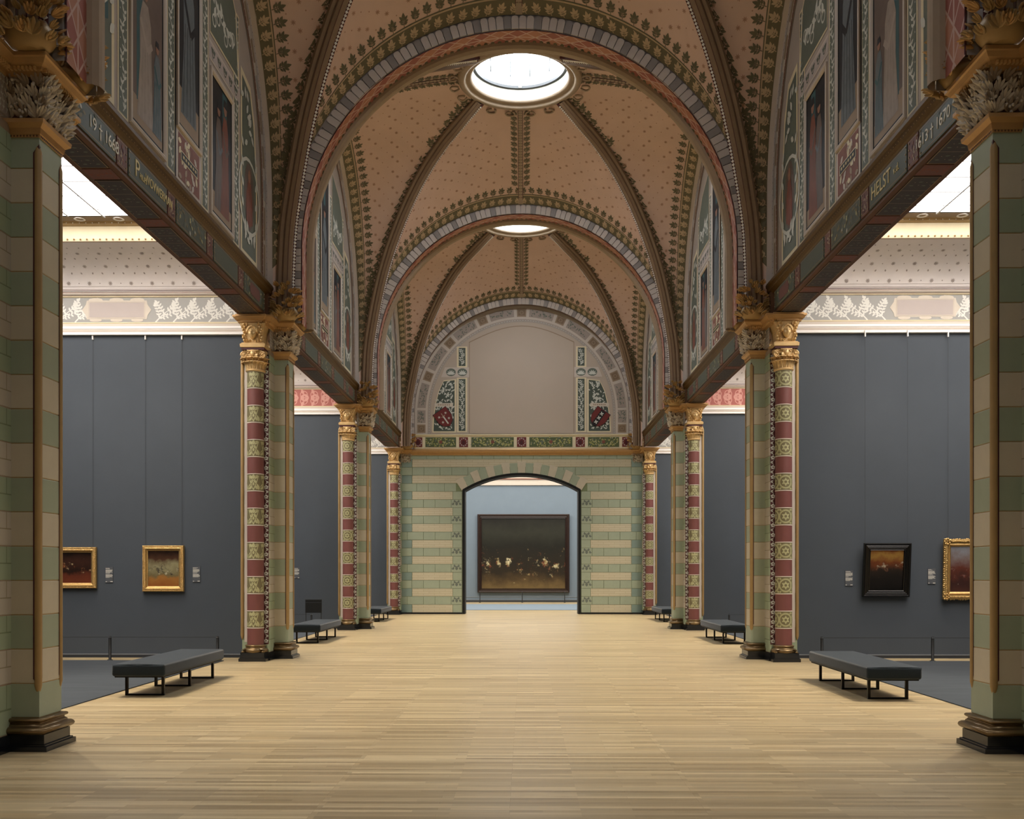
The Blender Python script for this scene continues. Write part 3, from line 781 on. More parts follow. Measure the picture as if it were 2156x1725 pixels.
def build_web_meshes():
    for k in 'tw':
        mb = MB(); NS, NW = 30, 10
        for sg in (1, -1):
            g = [[web(i/NS, j/NW, k) for j in range(NW+1)] for i in range(NS+1)]
            g = [[(p.x*(sg if k == 't' else 1), p.y*(1 if k == 't' else sg), p.z) for p in r] for r in g]
            mb.rings(g, OCHRE, False, True, closed=False)
        ME['web'+k] = mb.mesh('vault_web')
        lb, sf, rd = MB(), MB(), MB()
        for sg in (1, -1):
            sx, sy = (sg, 1) if k == 't' else (1, sg)
            LA = cA[k].len; N = int(LA/.235)
            # green band along the arch
            for mat_, d0, d1, l in ((LEAFBG, .0, .27, 0), (LEAFD, .30, .325, 1), (LEAFL, .275, .297, 1)):
                rows = []
                for i in range(61):
                    s = .10+.90*i/60; L = span(s, k); row = []
                    for d in (d0, d1):
                        p, T, I, n = frame_at(s, min(.5, d/L), k, 'A'); q = p+n*(.004+.002*l); row.append((q.x*sx, q.y*sy, q.z))
                    rows.append(row)
                lb.rings(rows, mat_, False, True, closed=False)
            for i in range(N):
                s = (i+.5)/N
                if s < .10: continue
                L = span(s, k)
                if L < .35: continue
                stamp(lb, s, .02/L, k, 'A', sx, sy, lambda d: d.sprig(-.02, .0, PI/2-.5, .25, LEAFL, 2))
                if L > .55: stamp(lb, s, .33/L, k, 'A', sx, sy, lambda d: d.sprig(0, 0, PI/2-.35, min(.27, L*.4), LEAFD, 2))
            # leaves beside the diagonal rib
            LD = cD.len; N = int(LD/.235)
            for i in range(2, N if k == 'w' else 0):
                s = (i+.5)/N*SB; L = span(s, k)
                if L < .5: continue
                stamp(lb, s, 1-.23/L, k, 'D', sx, sy, lambda d: d.sprig(-.05, 0, PI/4+.1, min(.34, L*.42), LEAFD, 1))
            # ridge strip and leaves
            a, b = cA[k].at(1), Bc(1, k); LR = (b-a).length
            rows = []
            for j in range(13):
                w = .0+1.0*j/12; p, T, I, n = frame_at(1, w, k, 'A'); q = p+n*.012
                side = Vector((1, 0, 0)) if k == 't' else Vector((0, 1, 0))
                rows.append([((q+side*u).x*sx, (q+side*u).y*sy, (q+side*u).z) for u in (0, .065)])
            rd.rings(rows, STONE2, False, True, closed=False)
            for j in range(34):
                w = .06+.9*j/34; p, T, I, n = frame_at(1, w, k, 'A'); side = Vector((1, 0, 0)) if k == 't' else Vector((0, 1, 0))
                def m(aa, bb, l):
                    q = p+side*aa+I*bb+n*(.014+.002*l); return (q.x*sx, q.y*sy, q.z)
                d = Draw(rd, m); d.rect(.055, .068, -.07, .07, MAROON, 1); d.rect(.012, .024, -.014, .014, MAROON, 1); d.rect(.036, .048, -.014, .014, MAROON, 1)
                if j % 2 == 0 and j > 3: d.sprig(.08, 0, .7, .24, LEAFD, 1)
            # stars and dots
            row = 0; s = .14
            while s < .97:
                L = span(s, k); n = int((L-.55)/.30); row += 1
                for j in range(max(0, n)):
                    dd = .62+.30*j+(.15 if row % 2 else 0)
                    if dd > L-.42: continue
                    w = dd/L
                    if s > .86 and False: continue
                    if (1-s)*LA*(1-w)+.0 < .32 and k: continue
                    if (row+j) % 2: stamp(sf, s, w, k, 'A', sx, sy, lambda d: d.star(0, 0, .05, DOT, 0, 7, s*9))
                    else: stamp(sf, s, w, k, 'A', sx, sy, lambda d: d.disc(0, 0, .015, DOT, 0, 5))
                s += .24/LA
        ME['lb'+k], ME['sf'+k], ME['rd'+k] = lb.mesh('leaf_border'), sf.mesh('star_field'), rd.mesh('ridge_strip')
build_web_meshes()
# diagonal rib (plus quadrant) with its bead line
S = Vector((-1, 1, 0)).normalized()                   # towards the transverse arch
def rib_frames(n=44):
    out = []
    for i in range(n+1):
        v = .978*i/n; p = cD.at(v); t = (cD.at(min(1, v+.01))-cD.at(max(0, v-.01))).normalized(); nn = S.cross(t).normalized()
        if nn.dot(Vector((0, 0, 7))-p) < 0: nn = -nn
        out.append((p, t, nn))
    return out
fr = rib_frames()
def tap(i, m=44): return 1-.5*max(0, (i/m-.90)/.10)      # ribs flatten where they meet the rim
sec = [(-.18, -.03), (-.18, .04), (-.13, .07), (-.12, .12), (-.07, .17), (.0, .185), (.035, .165), (.05, .13), (.055, .05), (.055, -.03)]
mb = MB(); mb.rings([[p+S*a+n*b*tap(i) for a, b in sec] for i, (p, t, n) in enumerate(fr)], STONE, False, False, closed=False)
for a, hh in ((-.125, .097), (-.07, .173), (.035, .169)):
    mb.rings([[p+S*(a-.005)+n*hh*tap(i), p+S*(a+.005)+n*hh*tap(i)] for i, (p, t, n) in enumerate(fr)], MAROON, False, False, closed=False)
ME['rib'] = mb.mesh('vault_rib')
mb = MB(); mb.rings([[p+S*a+n*b*tap(i) for a, b in ((.05, -.02), (.055, .10), (.15, .08), (.17, -.02))] for i, (p, t, n) in enumerate(fr)], MAROON, False, False, closed=False)
ME['ribstrip'] = mb.mesh('bead_strip')
mb = MB(); nb = int(cD.len/.062)
for i in range(3, nb):
    v = .972*i/nb; p, t, n = fr[min(len(fr)-1, int(v/.978*(len(fr)-1)))]; p = cD.at(v); c = p+S*.105+n*.095*(1-.5*max(0, (v/.978-.90)/.10))
    mb.add([c+t*.031, c-t*.031, c+S*.036, c-S*.036, c+n*.045], [(0, 2, 4), (2, 1, 4), (1, 3, 4), (3, 0, 4)], WHITE, True)
ME['beads'] = mb.mesh('bead_line')
# oculus
mb = MB()
prof = [(RO-.09, ZR+.0), (RO-.07, ZR-.03), (RO-.03, ZR-.05), (RO+.02, ZR-.05), (RO+.05, ZR-.04), (RO+.07, ZR-.10), (RO+.13, ZR-.13), (RO+.20, ZR-.12), (RO+.24, ZR-.08), (RO+.25, ZR-.02)]
mb.rings([[(r*cos(2*PI*k/64), r*sin(2*PI*k/64), z) for k in range(64)] for r, z in prof], STONE2, False, True)
ME['orim'] = mb.mesh('oculus_rim')
mb = MB()
for k in range(20):
    t = 2*PI*(k+.5)/20; d = Vector((cos(t), sin(t), 0)); sd = Vector((-sin(t), cos(t), 0)); pts = []
    for j in range(12):
        u = -.9*PI+j/11*PI*1.8; rr_ = .10*(.55+.45*abs(u)/(.9*PI)) if abs(u) > 1.6 else .10
        c = d*(RO+.36+rr_*cos(u))+sd*(rr_*1.25*sin(u)); c.z = ZR-.125-.10*(c.xy.length-RO-.24); pts.append(c)
    mb.tube(pts, .024, STONE2, 6)
ME['oorn'] = mb.mesh('rim_scrolls')
mb = MB(); n = 64; RC = RO-.09
mb.rings([[(r*cos(2*PI*k/n), r*sin(2*PI*k/n), z) for k in range(n)] for r, z in ((RC, ZR), (RC, ZR+.27))], COLLARM, False, True)
for k in range(40):
    t = 2*PI*k/40; dr = Draw(mb, lambda a, b, l: ((RC-.003)*cos(t+a/RC), (RC-.003)*sin(t+a/RC), ZR+b))
    dr.leaf(0, .19, PI/2+.3, .06, COVED, 1, .15); dr.leaf(.05, .22, PI/2-.4, .04, COVED, 1, .2); dr.rect(-.06, -.054, .02, .29, COVED, 1)
ME['ocollar'] = mb.mesh('oculus_collar')
mb = MB(); mb.rings([[(r*cos(2*PI*k/n), r*sin(2*PI*k/n), z) for k in range(n)] for r, z in ((RC, ZR+.27), (RC-.07, ZR+.27), (RC-.07, ZR+.33), (RC+.02, ZR+.335))], SOOT, False, False)
mb.rings([[(r*cos(2*PI*k/n), r*sin(2*PI*k/n), z) for k in range(n)] for r, z in ((RC+.02, ZR+.335), (RC-.0, ZR+.42), (RC-.09, ZR+.50), (RC-.10, ZR+.54))], BARM, False, True)
ME['oring'] = mb.mesh('oculus_ring')
# panes between five glazing bars that follow the hall
ZP = ZR+.56; RP = RC-.08
cuts = [-RP, -.72, -.24, .24, .72, RP]
def dome(x, y): return ZP+.18*(1-(x*x+y*y)/(RP*RP))
panes = []
for i in range(5):
    for y0, y1 in ((-1.0, 0), (0, 1.0)):
        a0, a1 = cuts[i]+.012, cuts[i+1]-.012; mb = MB(); N = 6; rows = []
        for j in range(N+1):
            x = a0+(a1-a0)*j/N; h = sqrt(max(0.0004, RP*RP-x*x)); row = []
            for q in range(5):
                y = h*(y0+(y1-y0)*q/4); y += .008 if y0 == 0 and q == 0 else (-.008 if y1 == 0 and q == 4 else 0); row.append((x, y, dome(x, y)))
            rows.append(row)
        mb.rings(rows, OCULUSP, False, True, closed=False); panes.append(mb.mesh('pane'))
bars = []
for x in cuts[1:-1]:
    mb = MB(); h = sqrt(RP*RP-x*x); mb.tube([(x, h*(-1+2*q/8), dome(x, h*(-1+2*q/8))-.02) for q in range(9)], .02, BARM, 6); bars.append(mb.mesh('glazing_bar'))
mb = MB(); mb.tube([(RP*(-1+2*q/10), 0, dome(RP*(-1+2*q/10), 0)-.012) for q in range(11)], .008, BARM, 6); bars.append(mb.mesh('glazing_bar'))
mb = MB(); mb.box(-.035, .035, RC-.10, RC-.04, ZR+.28, ZR+.33, WHITE); mb.box(-.03, .03, RC-.11, RC-.05, ZR+.345, ZR+.36, WHITE); ME['lamp'] = mb.mesh('small_lamp')

for b_ in range(4):
    cy = PC[b_-1]+HB
    e = empty('ceiling', (0, cy, 0), kind='structure')
    for k in 'tw':
        for r in (0, PI):
            w = obj('vault_web', ME['web'+k], e, rot=(0, 0, r))
            obj('leaf_border', ME['lb'+k], w); obj('star_field', ME['sf'+k], w); obj('ridge_strip', ME['rd'+k], w)
    for sx in (1, -1):
        for sy in (1, -1):
            r = obj('vault_rib', ME['rib'], e, scale=(sx, sy, 1)); s_ = obj('bead_strip', ME['ribstrip'], r); obj('bead_line', ME['beads'], r)
    w = empty('window_%d' % (b_+1), (0, cy, 0), kind='structure')
    r = obj('oculus_rim', ME['orim'], w); obj('rim_scrolls', ME['oorn'], r)
    obj('oculus_collar', ME['ocollar'], w); r = obj('oculus_ring', ME['oring'], w); obj('small_lamp', ME['lamp'], r)
    for me in bars: obj('glazing_bar', me, w)
    for me in panes:
        p_ = obj('pane', me, w)
        if b_ < 2: p_.material_slots[0].link = 'OBJECT'; p_.material_slots[0].material = OCULUSD     # emission lowered on the two unseen near skylights to darken this end

# ------------------------------------------------------------------ lunette walls (local x outward from X0, y along the bay, z up)
XL = .07
def lun(l): return XL-.0025*l
mb = MB(); dr = Draw(mb, lambda a, b, l: (lun(l), a, b))
arc = [(RW+.12)]
pts = [(4.30, 6.93)]+[((RW+.1)*cos(PI*i/40), ZW+(RW+.1)*sin(PI*i/40)) for i in range(41)]+[(-4.30, 6.93)]
mb.poly([(XL, a, b) for a, b in pts], LAV)
pp = [(RW, 6.95)]+[(RW*cos(PI*i/40), ZW+RW*sin(PI*i/40)) for i in range(41)]+[(-RW, 6.95)]
mb.rings([[(-.05, a, b), (XL, a, b)] for a, b in pp], VOUS, False, False, closed=False)
ME['lunwall'] = mb.mesh('wall_left')
def arcband(dr, r0, r1, cz, zb, mat, l=1, n=40, a0=0, a1=PI):
    P = lambda r, t: (r*cos(t), cz+r*sin(t))
    for i in range(n):
        t0, t1 = a0+(a1-a0)*i/n, a0+(a1-a0)*(i+1)/n
        dr.poly([P(r0, t0), P(r1, t0), P(r1, t1), P(r0, t1)], mat, l)
    if zb is not None:
        for s in (1, -1): dr.poly([(s*r0, zb), (s*r1, zb), (s*r1, cz), (s*r0, cz)], mat, l)
mb = MB(); dr = Draw(mb, lambda a, b, l: (lun(l), a, b))
arcband(dr, 4.18, 4.30, ZW, 6.98, VOUS, 8); arcband(dr, 4.0, 4.18, ZW, 6.98, PINKW, 6); arcband(dr, 3.95, 4.0, ZW, 6.98, RUST, 5); arcband(dr, 3.90, 3.95, ZW, 6.98, BROWNB, 4)
for i in range(120):
    t = PI*(i+.5)/120; dr.disc(4.215*cos(t), ZW+4.215*sin(t), .013, MAROON, 10, 5); dr.disc(3.975*cos(t), ZW+3.975*sin(t), .014, CREAMW, 7, 5)
for s in (1, -1):
    for i in range(13): dr.disc(s*4.215, 7.02+i*.108, .013, MAROON, 10, 5); dr.disc(s*3.975, 7.02+i*.108, .014, CREAMW, 7, 5)
for i in range(22):
    t0 = PI*i/22+.012; arcband(dr, 4.03, 4.14, ZW, None, BROWNB if i % 3 else FRZ, 7, 3, t0, t0+PI/22-.05)
for s in (1, -1):
    for j in range(2): dr.rect(s*4.085-.05, s*4.085+.05, 7.05+j*.68, 7.65+j*.68, BROWNB, 7)
ME['lunring'] = mb.mesh('lunette_border')
def inside(a, b, r=3.86): return b < ZW or a*a+(b-ZW)**2 < r*r
def clip_strip(a, r=3.84): return ZW+sqrt(max(0, r*r-a*a))
mb = MB(); dr = Draw(mb, lambda a, b, l: (lun(l), a, b)); random.seed(3)
for s in (1, -1):
    for a0, a1 in ((.60, .84), (2.22, 2.46)):
        a0, a1 = (a0, a1) if s > 0 else (-a1, -a0); top = min(10.9, clip_strip(max(abs(a0), abs(a1)))-.12)
        dr.rect(a0-.04, a1+.04, 7.06, top+.04, YELGR if False else CREAMF, 1); dr.rect(a0, a1, 7.1, top, TEALG, 2); dr.vine((a0+a1)/2, 7.14, top-.06, a1-a0, LEAFW, 3, .17)
    a0, a1 = (.98, 2.12) if s > 0 else (-2.12, -.98)
    dr.frame(a0-.02, a1+.02, 7.06, 9.40, .05, PINKW, 2)
    # scroll frieze above the side mural
    b0, b1 = (.90, 2.55) if s > 0 else (-2.55, -.90)
    dr.rect(b0, b1, 9.46, 9.76, PINKW, 2); dr.rect(b0+.03, b1-.03, 9.50, 9.72, CARTP, 3)
    for j in range(5):
        c = b0+.2+j*.3; dr.ring(c, 9.61, .05, .07, TEALG, 4, 10); dr.leaf(c, 9.61, .5, .12, TEALG, 4, .3); dr.leaf(c, 9.61, 2.6, .12, TEALG, 4, .3)
    # scroll panel higher up
    tri = [(.95, 9.86), (2.5, 9.86), (2.35, 10.9), (1.9, 11.3), (.95, 11.6)]
    dr.poly([(s*a, b) for a, b in tri], CREAMF, 2); dr.poly([(s*(a*.93+.09), b*.96+.43) for a, b in tri], TEALG, 3)
    for j in range(6):
        c = 1.15+.2*j; dr.ring(s*c, 10.15+.12*(j % 3), .07, .10, LEAFW, 4, 12); dr.leaf(s*c, 10.2+.1*(j % 3), 1.2+.4*j, .22, LEAFW, 4, .25); dr.leaf(s*c, 10.4, 2+.5*j, .2, LEAFW, 4, .25)
ME['lunorn'] = mb.mesh('painted_leaf_strips')
# outer panels: a shield over foliage near one end, a medallion near the other
def outer_panel(s, heraldic):
    mb = MB(); dr = Draw(mb, lambda a, b, l: (lun(l), s*a, b))
    dr.poly([(2.60, 7.08), (3.62, 7.08), (3.62, 8.6), (3.45, 9.6), (3.2, 10.1), (2.60, 10.2)], CREAMF, 2)
    dr.poly([(2.68, 7.14), (3.54, 7.14), (3.54, 8.6), (3.38, 9.5), (3.15, 9.98), (2.68, 10.08)], TEALG, 3)
    c = 3.1
    if heraldic:
        dr.poly([(c-.32, 8.0), (c+.25, 7.75), (c+.38, 8.4), (c+.2, 9.1), (c-.3, 9.0)], TEAL, 4)
        dr.ribbon([(c-.28, 8.95), (c+.28, 7.95)], .14, LEAFW, 5); dr.ribbon([(c-.25, 8.15), (c+.3, 8.75)], .14, LEAFW, 5)
    else:
        dr.disc(c, 8.15, .58, MUD, 4, 16, .30); dr.disc(c, 8.0, .38, RUST, 5, 12, .20); dr.disc(c, 8.5, .12, SKINP, 5, 10, .08); dr.poly([(c-.2, 7.7), (c+.2, 7.7), (c+.1, 8.4), (c-.1, 8.4)], RUST, 6)
        dr.ring(c, 8.15, .60, .66, LEAFW, 5)
    for j in range(22):
        x, z = 2.75+.7*random.random(), random.choice((random.uniform(7.2, 7.6), random.uniform(9.0, 9.9)))
        if inside(x, z, 3.75): dr.leaf(x, z, random.uniform(0, 6.28), .20, LEAFW, 6, .25)
    for j in range(8): dr.leaf(c+.36*(-1)**j, 7.7+.17*j, PI/2+(-1)**j*-.7, .2, LEAFW, 6, .26)
    return mb.mesh('heraldic_panel' if heraldic else 'medallion_panel')
ME['opn'], ME['opf'] = outer_panel(-1, True), outer_panel(1, False)
def mural(a0, a1, z0, z1, ground, tones, seed):
    """recessed wall painting with a shadow frame and standing draped forms"""
    random.seed(seed); mb = MB(); mb2 = MB()
    x = XL+.01
    mb2.rings([[(x-.03-d, a0-w, z0-w), (x-.03-d, a1+w, z0-w), (x-.03-d, a1+w, z1+w), (x-.03-d, a0-w, z1+w)] for w, d in ((.075, -.02), (.075, .012), (.045, .02), (.02, .008), (.0, -.012))], PINKW, False)
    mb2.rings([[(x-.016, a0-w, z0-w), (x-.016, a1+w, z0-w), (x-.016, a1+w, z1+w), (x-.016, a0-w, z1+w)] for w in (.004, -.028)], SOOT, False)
    dr = Draw(mb, lambda a, b, l: (x-.012-.001*l, a, b))
    dr.rect(a0, a1, z0, z1, ground, 0); W, H = a1-a0, z1-z0
    dr.poly([(a0, z0), (a1, z0), (a1, z0+H*.14), (a0, z0+H*.17)], BROWNB, 1)
    for j in range(2):
        u = a0+random.uniform(.1, .7)*W; dr.rect(u, min(a1, u+W*.22), z0+H*.15, z1-.02, random.choice((ground, TEAL, MUD)), 1)
    for j, (rel, h, w, body, top) in enumerate(tones):
        c = a0+W*rel; zb = z0+H*.06; hh = H*h; ww = W*w
        dr.poly([(c-ww*.62, zb), (c+ww*.58, zb), (c+ww*.46, zb+hh*.45), (c+ww*.42, zb+hh*.72), (c+ww*.2, zb+hh*.84), (c-ww*.2, zb+hh*.84), (c-ww*.42, zb+hh*.70), (c-ww*.40, zb+hh*.42)], body, 3+j)
        for f in range(4): dr.ribbon([(c+ww*(-.45+.28*f), zb+.02), (c+ww*(-.28+.18*f), zb+hh*.55)], .018, top, 4+j)
        dr.ribbon([(c-ww*.35, zb+hh*.70), (c+ww*.15, zb+hh*.52), (c+ww*.5, zb+hh*.6)], ww*.17, top, 5+j)
        dr.disc(c, zb+hh*.91, hh*.055, SKINP, 5+j, 10, hh*.045); dr.poly([(c-hh*.05, zb+hh*.92), (c+hh*.05, zb+hh*.92), (c+hh*.035, zb+hh*.985), (c-hh*.035, zb+hh*.985)], NIGHT, 6+j)
    return mb2.mesh('mural_frame'), mb.mesh('mural')
ME['mfA'], ME['mA'] = mural(-2.08, -1.02, 7.18, 9.28, MUD, [(.42, .86, .42, ROBE, RINGP), (.80, .6, .26, ROBE2, TEAL)], 2)
ME['mfB'], ME['mB'] = mural(1.02, 2.08, 7.18, 9.28, NIGHT, [(.35, .82, .34, MUD, ROBE2), (.66, .90, .36, RUST, MUD)], 4)
ME['mfC'], ME['mC'] = mural(-.45, .45, 7.86, 11.2, NIGHT, [(.5, .72, .60, ROBE2, NIGHT)], 6)
mb = MB(); dr = Draw(mb, lambda a, b, l: (lun(l), a, b)); random.seed(8)
dr.rect(-.52, .52, 7.06, 7.80, PINKW, 2); dr.rect(-.45, .45, 7.11, 7.74, RUST, 3); dr.rect(-.36, .36, 7.38, 7.52, CREAMF, 5); dr.rect(-.34, .34, 7.395, 7.505, SHIELDB, 6)
for j in range(6): dr.rect(-.28+.1*j, -.22+.1*j, 7.43, 7.47, LETTER, 7)
for j in range(22):
    x = random.uniform(-.4, .4); z = random.choice((random.uniform(7.14, 7.34), random.uniform(7.55, 7.68))); dr.leaf(x, z, random.uniform(0, 6.3), .14, random.choice((CREAMF, PINKW, STONE2)), 4, .28)
dr.rect(-.58, -.53, 7.06, 11.0, SOOT, 3)
ME['lcart'] = mb.mesh('cartouche_panel')

# ------------------------------------------------------------------ girders
GY = HB-.86
segs = [(-3.98, -2.66, 'end'), (-2.62, -2.32, 'red'), (-2.28, -1.0, 'name'), (-.96, -.68, 'red'), (-.64, .64, 'leaf'), (.68, .96, 'red'), (1.0, 2.28, 'name'), (2.32, 2.62, 'red'), (2.66, 3.98, 'end')]
mb = MB(); mb.box(.035, .50, -GY-.02, GY+.02, 6.37, 6.93, IRON); mb.box(.028, .508, -GY, GY, 6.345, 6.372, IRON); ME['gbody'] = mb.mesh('girder_body')
mb = MB()
prof = [(.035, 6.74), (.012, 6.76), (-.02, 6.80), (-.035, 6.85), (-.06, 6.88), (-.06, 6.925), (.0, 6.93)]
mb.rings([[(x, -4.42, z), (x, 4.42, z)] for x, z in prof], COVEG, False, False, closed=False)
mb.poly([(x, -4.42, z) for x, z in prof], COVEG); mb.poly([(x, 4.42, z) for x, z in prof], COVEG)
for k in range(110): mb.ball((-.022, -4.38+k*.08, 6.815), .008, GOLDM, 5, 3)
ME['gcove'] = mb.mesh('gilded_cove')
mb = MB(); mb.rings([[(x, -4.35, z), (x, 4.35, z)] for x, z in ((-.04, 6.93), (-.045, 6.95), (-.01, 6.975), (.03, 7.0), (.065, 7.02))], STONE2, False, False, closed=False); ME['gsill'] = mb.mesh('stone_sill')
def gpanel(y0, y1, kind):
    mb = MB(); dr = Draw(mb, lambda a, b, l: (.035-.002*l, a, b)); c = (y0+y1)/2; random.seed(int(y0*100) % 97)
    base = {'end': IRONG, 'red': IRONR, 'name': IRONG, 'leaf': IRONG}[kind]
    mb.box(.022, .036, y0, y1, 6.40, 6.725, base)
    dr = Draw(mb, lambda a, b, l: (.021-.0015*l, a, b))
    dr.frame(y0+.02, y1-.02, 6.42, 6.71, .006, GOLDM, 1)
    if kind in ('leaf', 'end'):
        for j in range(46 if y0 > -1 else 14):
            x, z = random.uniform(y0+.08, y1-.08), random.uniform(6.45, 6.68); dr.leaf(x, z, random.uniform(0, 6.3), .075, random.choice((TEALG, YELGR, OLIVE, LEAFW if j % 5 == 0 else OLIVE)), 1+(j % 3)*.3, .28)
        if kind == 'end' and y0 > 0: dr.poly([(c-.28, 6.46), (c+.28, 6.46), (c+.34, 6.56), (c+.28, 6.67), (c-.28, 6.67), (c-.34, 6.56)], IRONR, 3)
    if kind == 'red':
        for j in range(14): dr.leaf(random.uniform(y0+.06, y1-.1), random.uniform(6.45, 6.66), random.uniform(0, 6.3), .07, random.choice((RUST, STONE2, MAROON)), 1, .25)
    return mb.mesh('girder_panel')
GP = [(gpanel(*s), s) for s in segs]
mb = MB()
for y0, y1, kind in segs:
    for yy in ([y0-.0+.035, y1-.035] if kind in ('red', 'end') else [y0+.03]):
        for j in range(4): mb.ball((.018, yy, 6.445+j*.083), (.008, .012, .012), RIVET, 6, 4)
ME['rivets'] = mb.mesh('rivet_rows')
def spanel(y0, y1, kind):
    mb = MB(); mb.box(.10, .435, y0, y1, 6.335, 6.347, IRONR if kind == 'red' else IRONB)
    dr = Draw(mb, lambda a, b, l: (a, b, 6.334-.001*l))
    if kind == 'red':
        dr.frame(.13, .405, y0+.02, y1-.02, .008, RUST, 1)
        for j in range(6): dr.leaf(.16+.04*j, (y0+y1)/2, random.uniform(0, 6.28), .06, RUST, 1, .3)
    else:
        dr.frame(.105, .43, y0, y1, .007, GOLDM, 1); n = max(1, int((y1-y0)/.32))
        for j in range(1, n): dr.rect(.105, .43, y0+(y1-y0)*j/n-.003, y0+(y1-y0)*j/n+.003, STONE2, 1)
        for j in range(n):
            yc = y0+(y1-y0)*(j+.5)/n
            for q in range(4): dr.leaf(.15+.075*q, yc+.05*(-1)**q, .2*(-1)**q, .06, TEALG, 1, .3); dr.disc(.19+.07*q, yc-.04*(-1)**q, .008, STONE2, 1, 5)
    return mb.mesh('soffit_panel')
SP = [(spanel(*s), s) for s in segs]
mb = MB()
for y in (-GY-.30, GY+.14): mb.box(.0, .06, y, y+.16, 6.36, 6.93, IRON); [mb.ball((-.002, y+.08, 6.45+.09*j), .010, RIVET, 5, 3) for j in range(5)]
ME['gpost'] = mb.mesh('end_post')

def text_mesh(body, size, mat, depth=.003):
    cu = bpy.data.curves.new('lettering', 'FONT'); cu.body = body; cu.size = size; cu.extrude = depth; cu.align_x = 'CENTER'; cu.align_y = 'CENTER'
    to = bpy.data.objects.new('tmp', cu); COL.objects.link(to)
    dg = bpy.context.evaluated_depsgraph_get(); dg.update()
    me = bpy.data.meshes.new_from_object(to.evaluated_get(dg)); bpy.data.objects.remove(to); bpy.data.curves.remove(cu)
    me.materials.clear(); me.materials.append(mat); return me
LETT = {(-1, 1): [(-1.64, 'P', 1.4, LETTER), ], }
ordn = ('behind the camera', 'first', 'second', 'third')
bay_txt = {0: 'overhead beside the camera', 1: 'between the nearest piers', 2: 'between the middle piers', 3: 'running to the end wall'}
win_n = 5; lun_n = 0
for b_ in range(4):
    cy = PC[b_-1]+HB
    for sg, side in SIDES:
        w = structure(obj('wall_'+side, ME['lunwall'], None, (sg*X0, cy, 0), None, (sg, 1, 1)))
        obj('lunette_border', ME['lunring'], w); obj('leaf_strip_painting', ME['lunorn'], w)
        obj('heraldic_panel', ME['opn'], w); obj('medallion_panel', ME['opf'], w); obj('cartouche_panel', ME['lcart'], w)
        for q in 'ABC': f_ = obj('mural', ME['m'+q], w); obj('mural_frame', ME['mf'+q], f_)
        g = thing('painted_girder', 'riveted brown girder with painted panels on the %s, %s' % (side, bay_txt[b_]), 'beam', (sg*X0, cy, 0), (sg, 1, 1), 'painted girders')
        obj('girder_body', ME['gbody'], g); obj('gilded_cove', ME['gcove'], g); obj('stone_sill', ME['gsill'], g); obj('end_post', ME['gpost'], g); stuff(obj('rivets', ME['rivets'], g))
        for me, s in GP: obj('girder_panel', me, g)
        for me, s in SP: obj('soffit_panel', me, g)
        if b_ == 1:
            items = [(-2.98, '19 \u2020 1668', .20, LETTERW), (-2.02, 'P', .30, LETTER), (-1.83, 'HILIPS', .10, LETTER), (-1.28, 'WOVWERMAN', .165, LETTER)] if sg < 0 else \
                    [(-3.02, '1613 \u2020 1670', .19, LETTERW), (-1.95, 'B', .24, LETTER), (-1.45, 'v d HELST', .24, LETTER)]
            if sg > 0: items = [(-3.02, '1613 \u2020 1670', .19, LETTERW), (-1.42, 'HELST', .25, LETTER), (-1.95, 'v.d.', .14, LETTER)]
            for yy, tx, sz, mt in items:
                me = text_mesh(tx, sz, mt)
                rot = (PI/2, 0, PI/2)                  # reads along +y seen from the hall
                o = obj('lettering', me, g)
                # girder empties on the left are mirrored in x; lettering is placed so that it reads correctly
                if sg < 0:
                    M4 = Matrix(((0, 0, -1, 0), (1, 0, 0, 0), (0, 1, 0, 0), (0, 0, 0, 1)))   # text x->+y, y->+z, normal-> local -x
                else:
                    M4 = Matrix(((0, 0, -1, 0), (-1, 0, 0, 0), (0, 1, 0, 0), (0, 0, 0, 1)))
                me.transform(M4); xs = [v.co.y for v in me.vertices]; lim = {'WOVWERMAN': .95, 'HILIPS': .22}.get(tx)
                if lim and max(xs)-min(xs) > lim:
                    k_ = lim/(max(xs)-min(xs)); [setattr(v.co, 'y', v.co.y*k_) for v in me.vertices]
                o.location = (.018, yy, 6.57 if sz != .10 else 6.53)
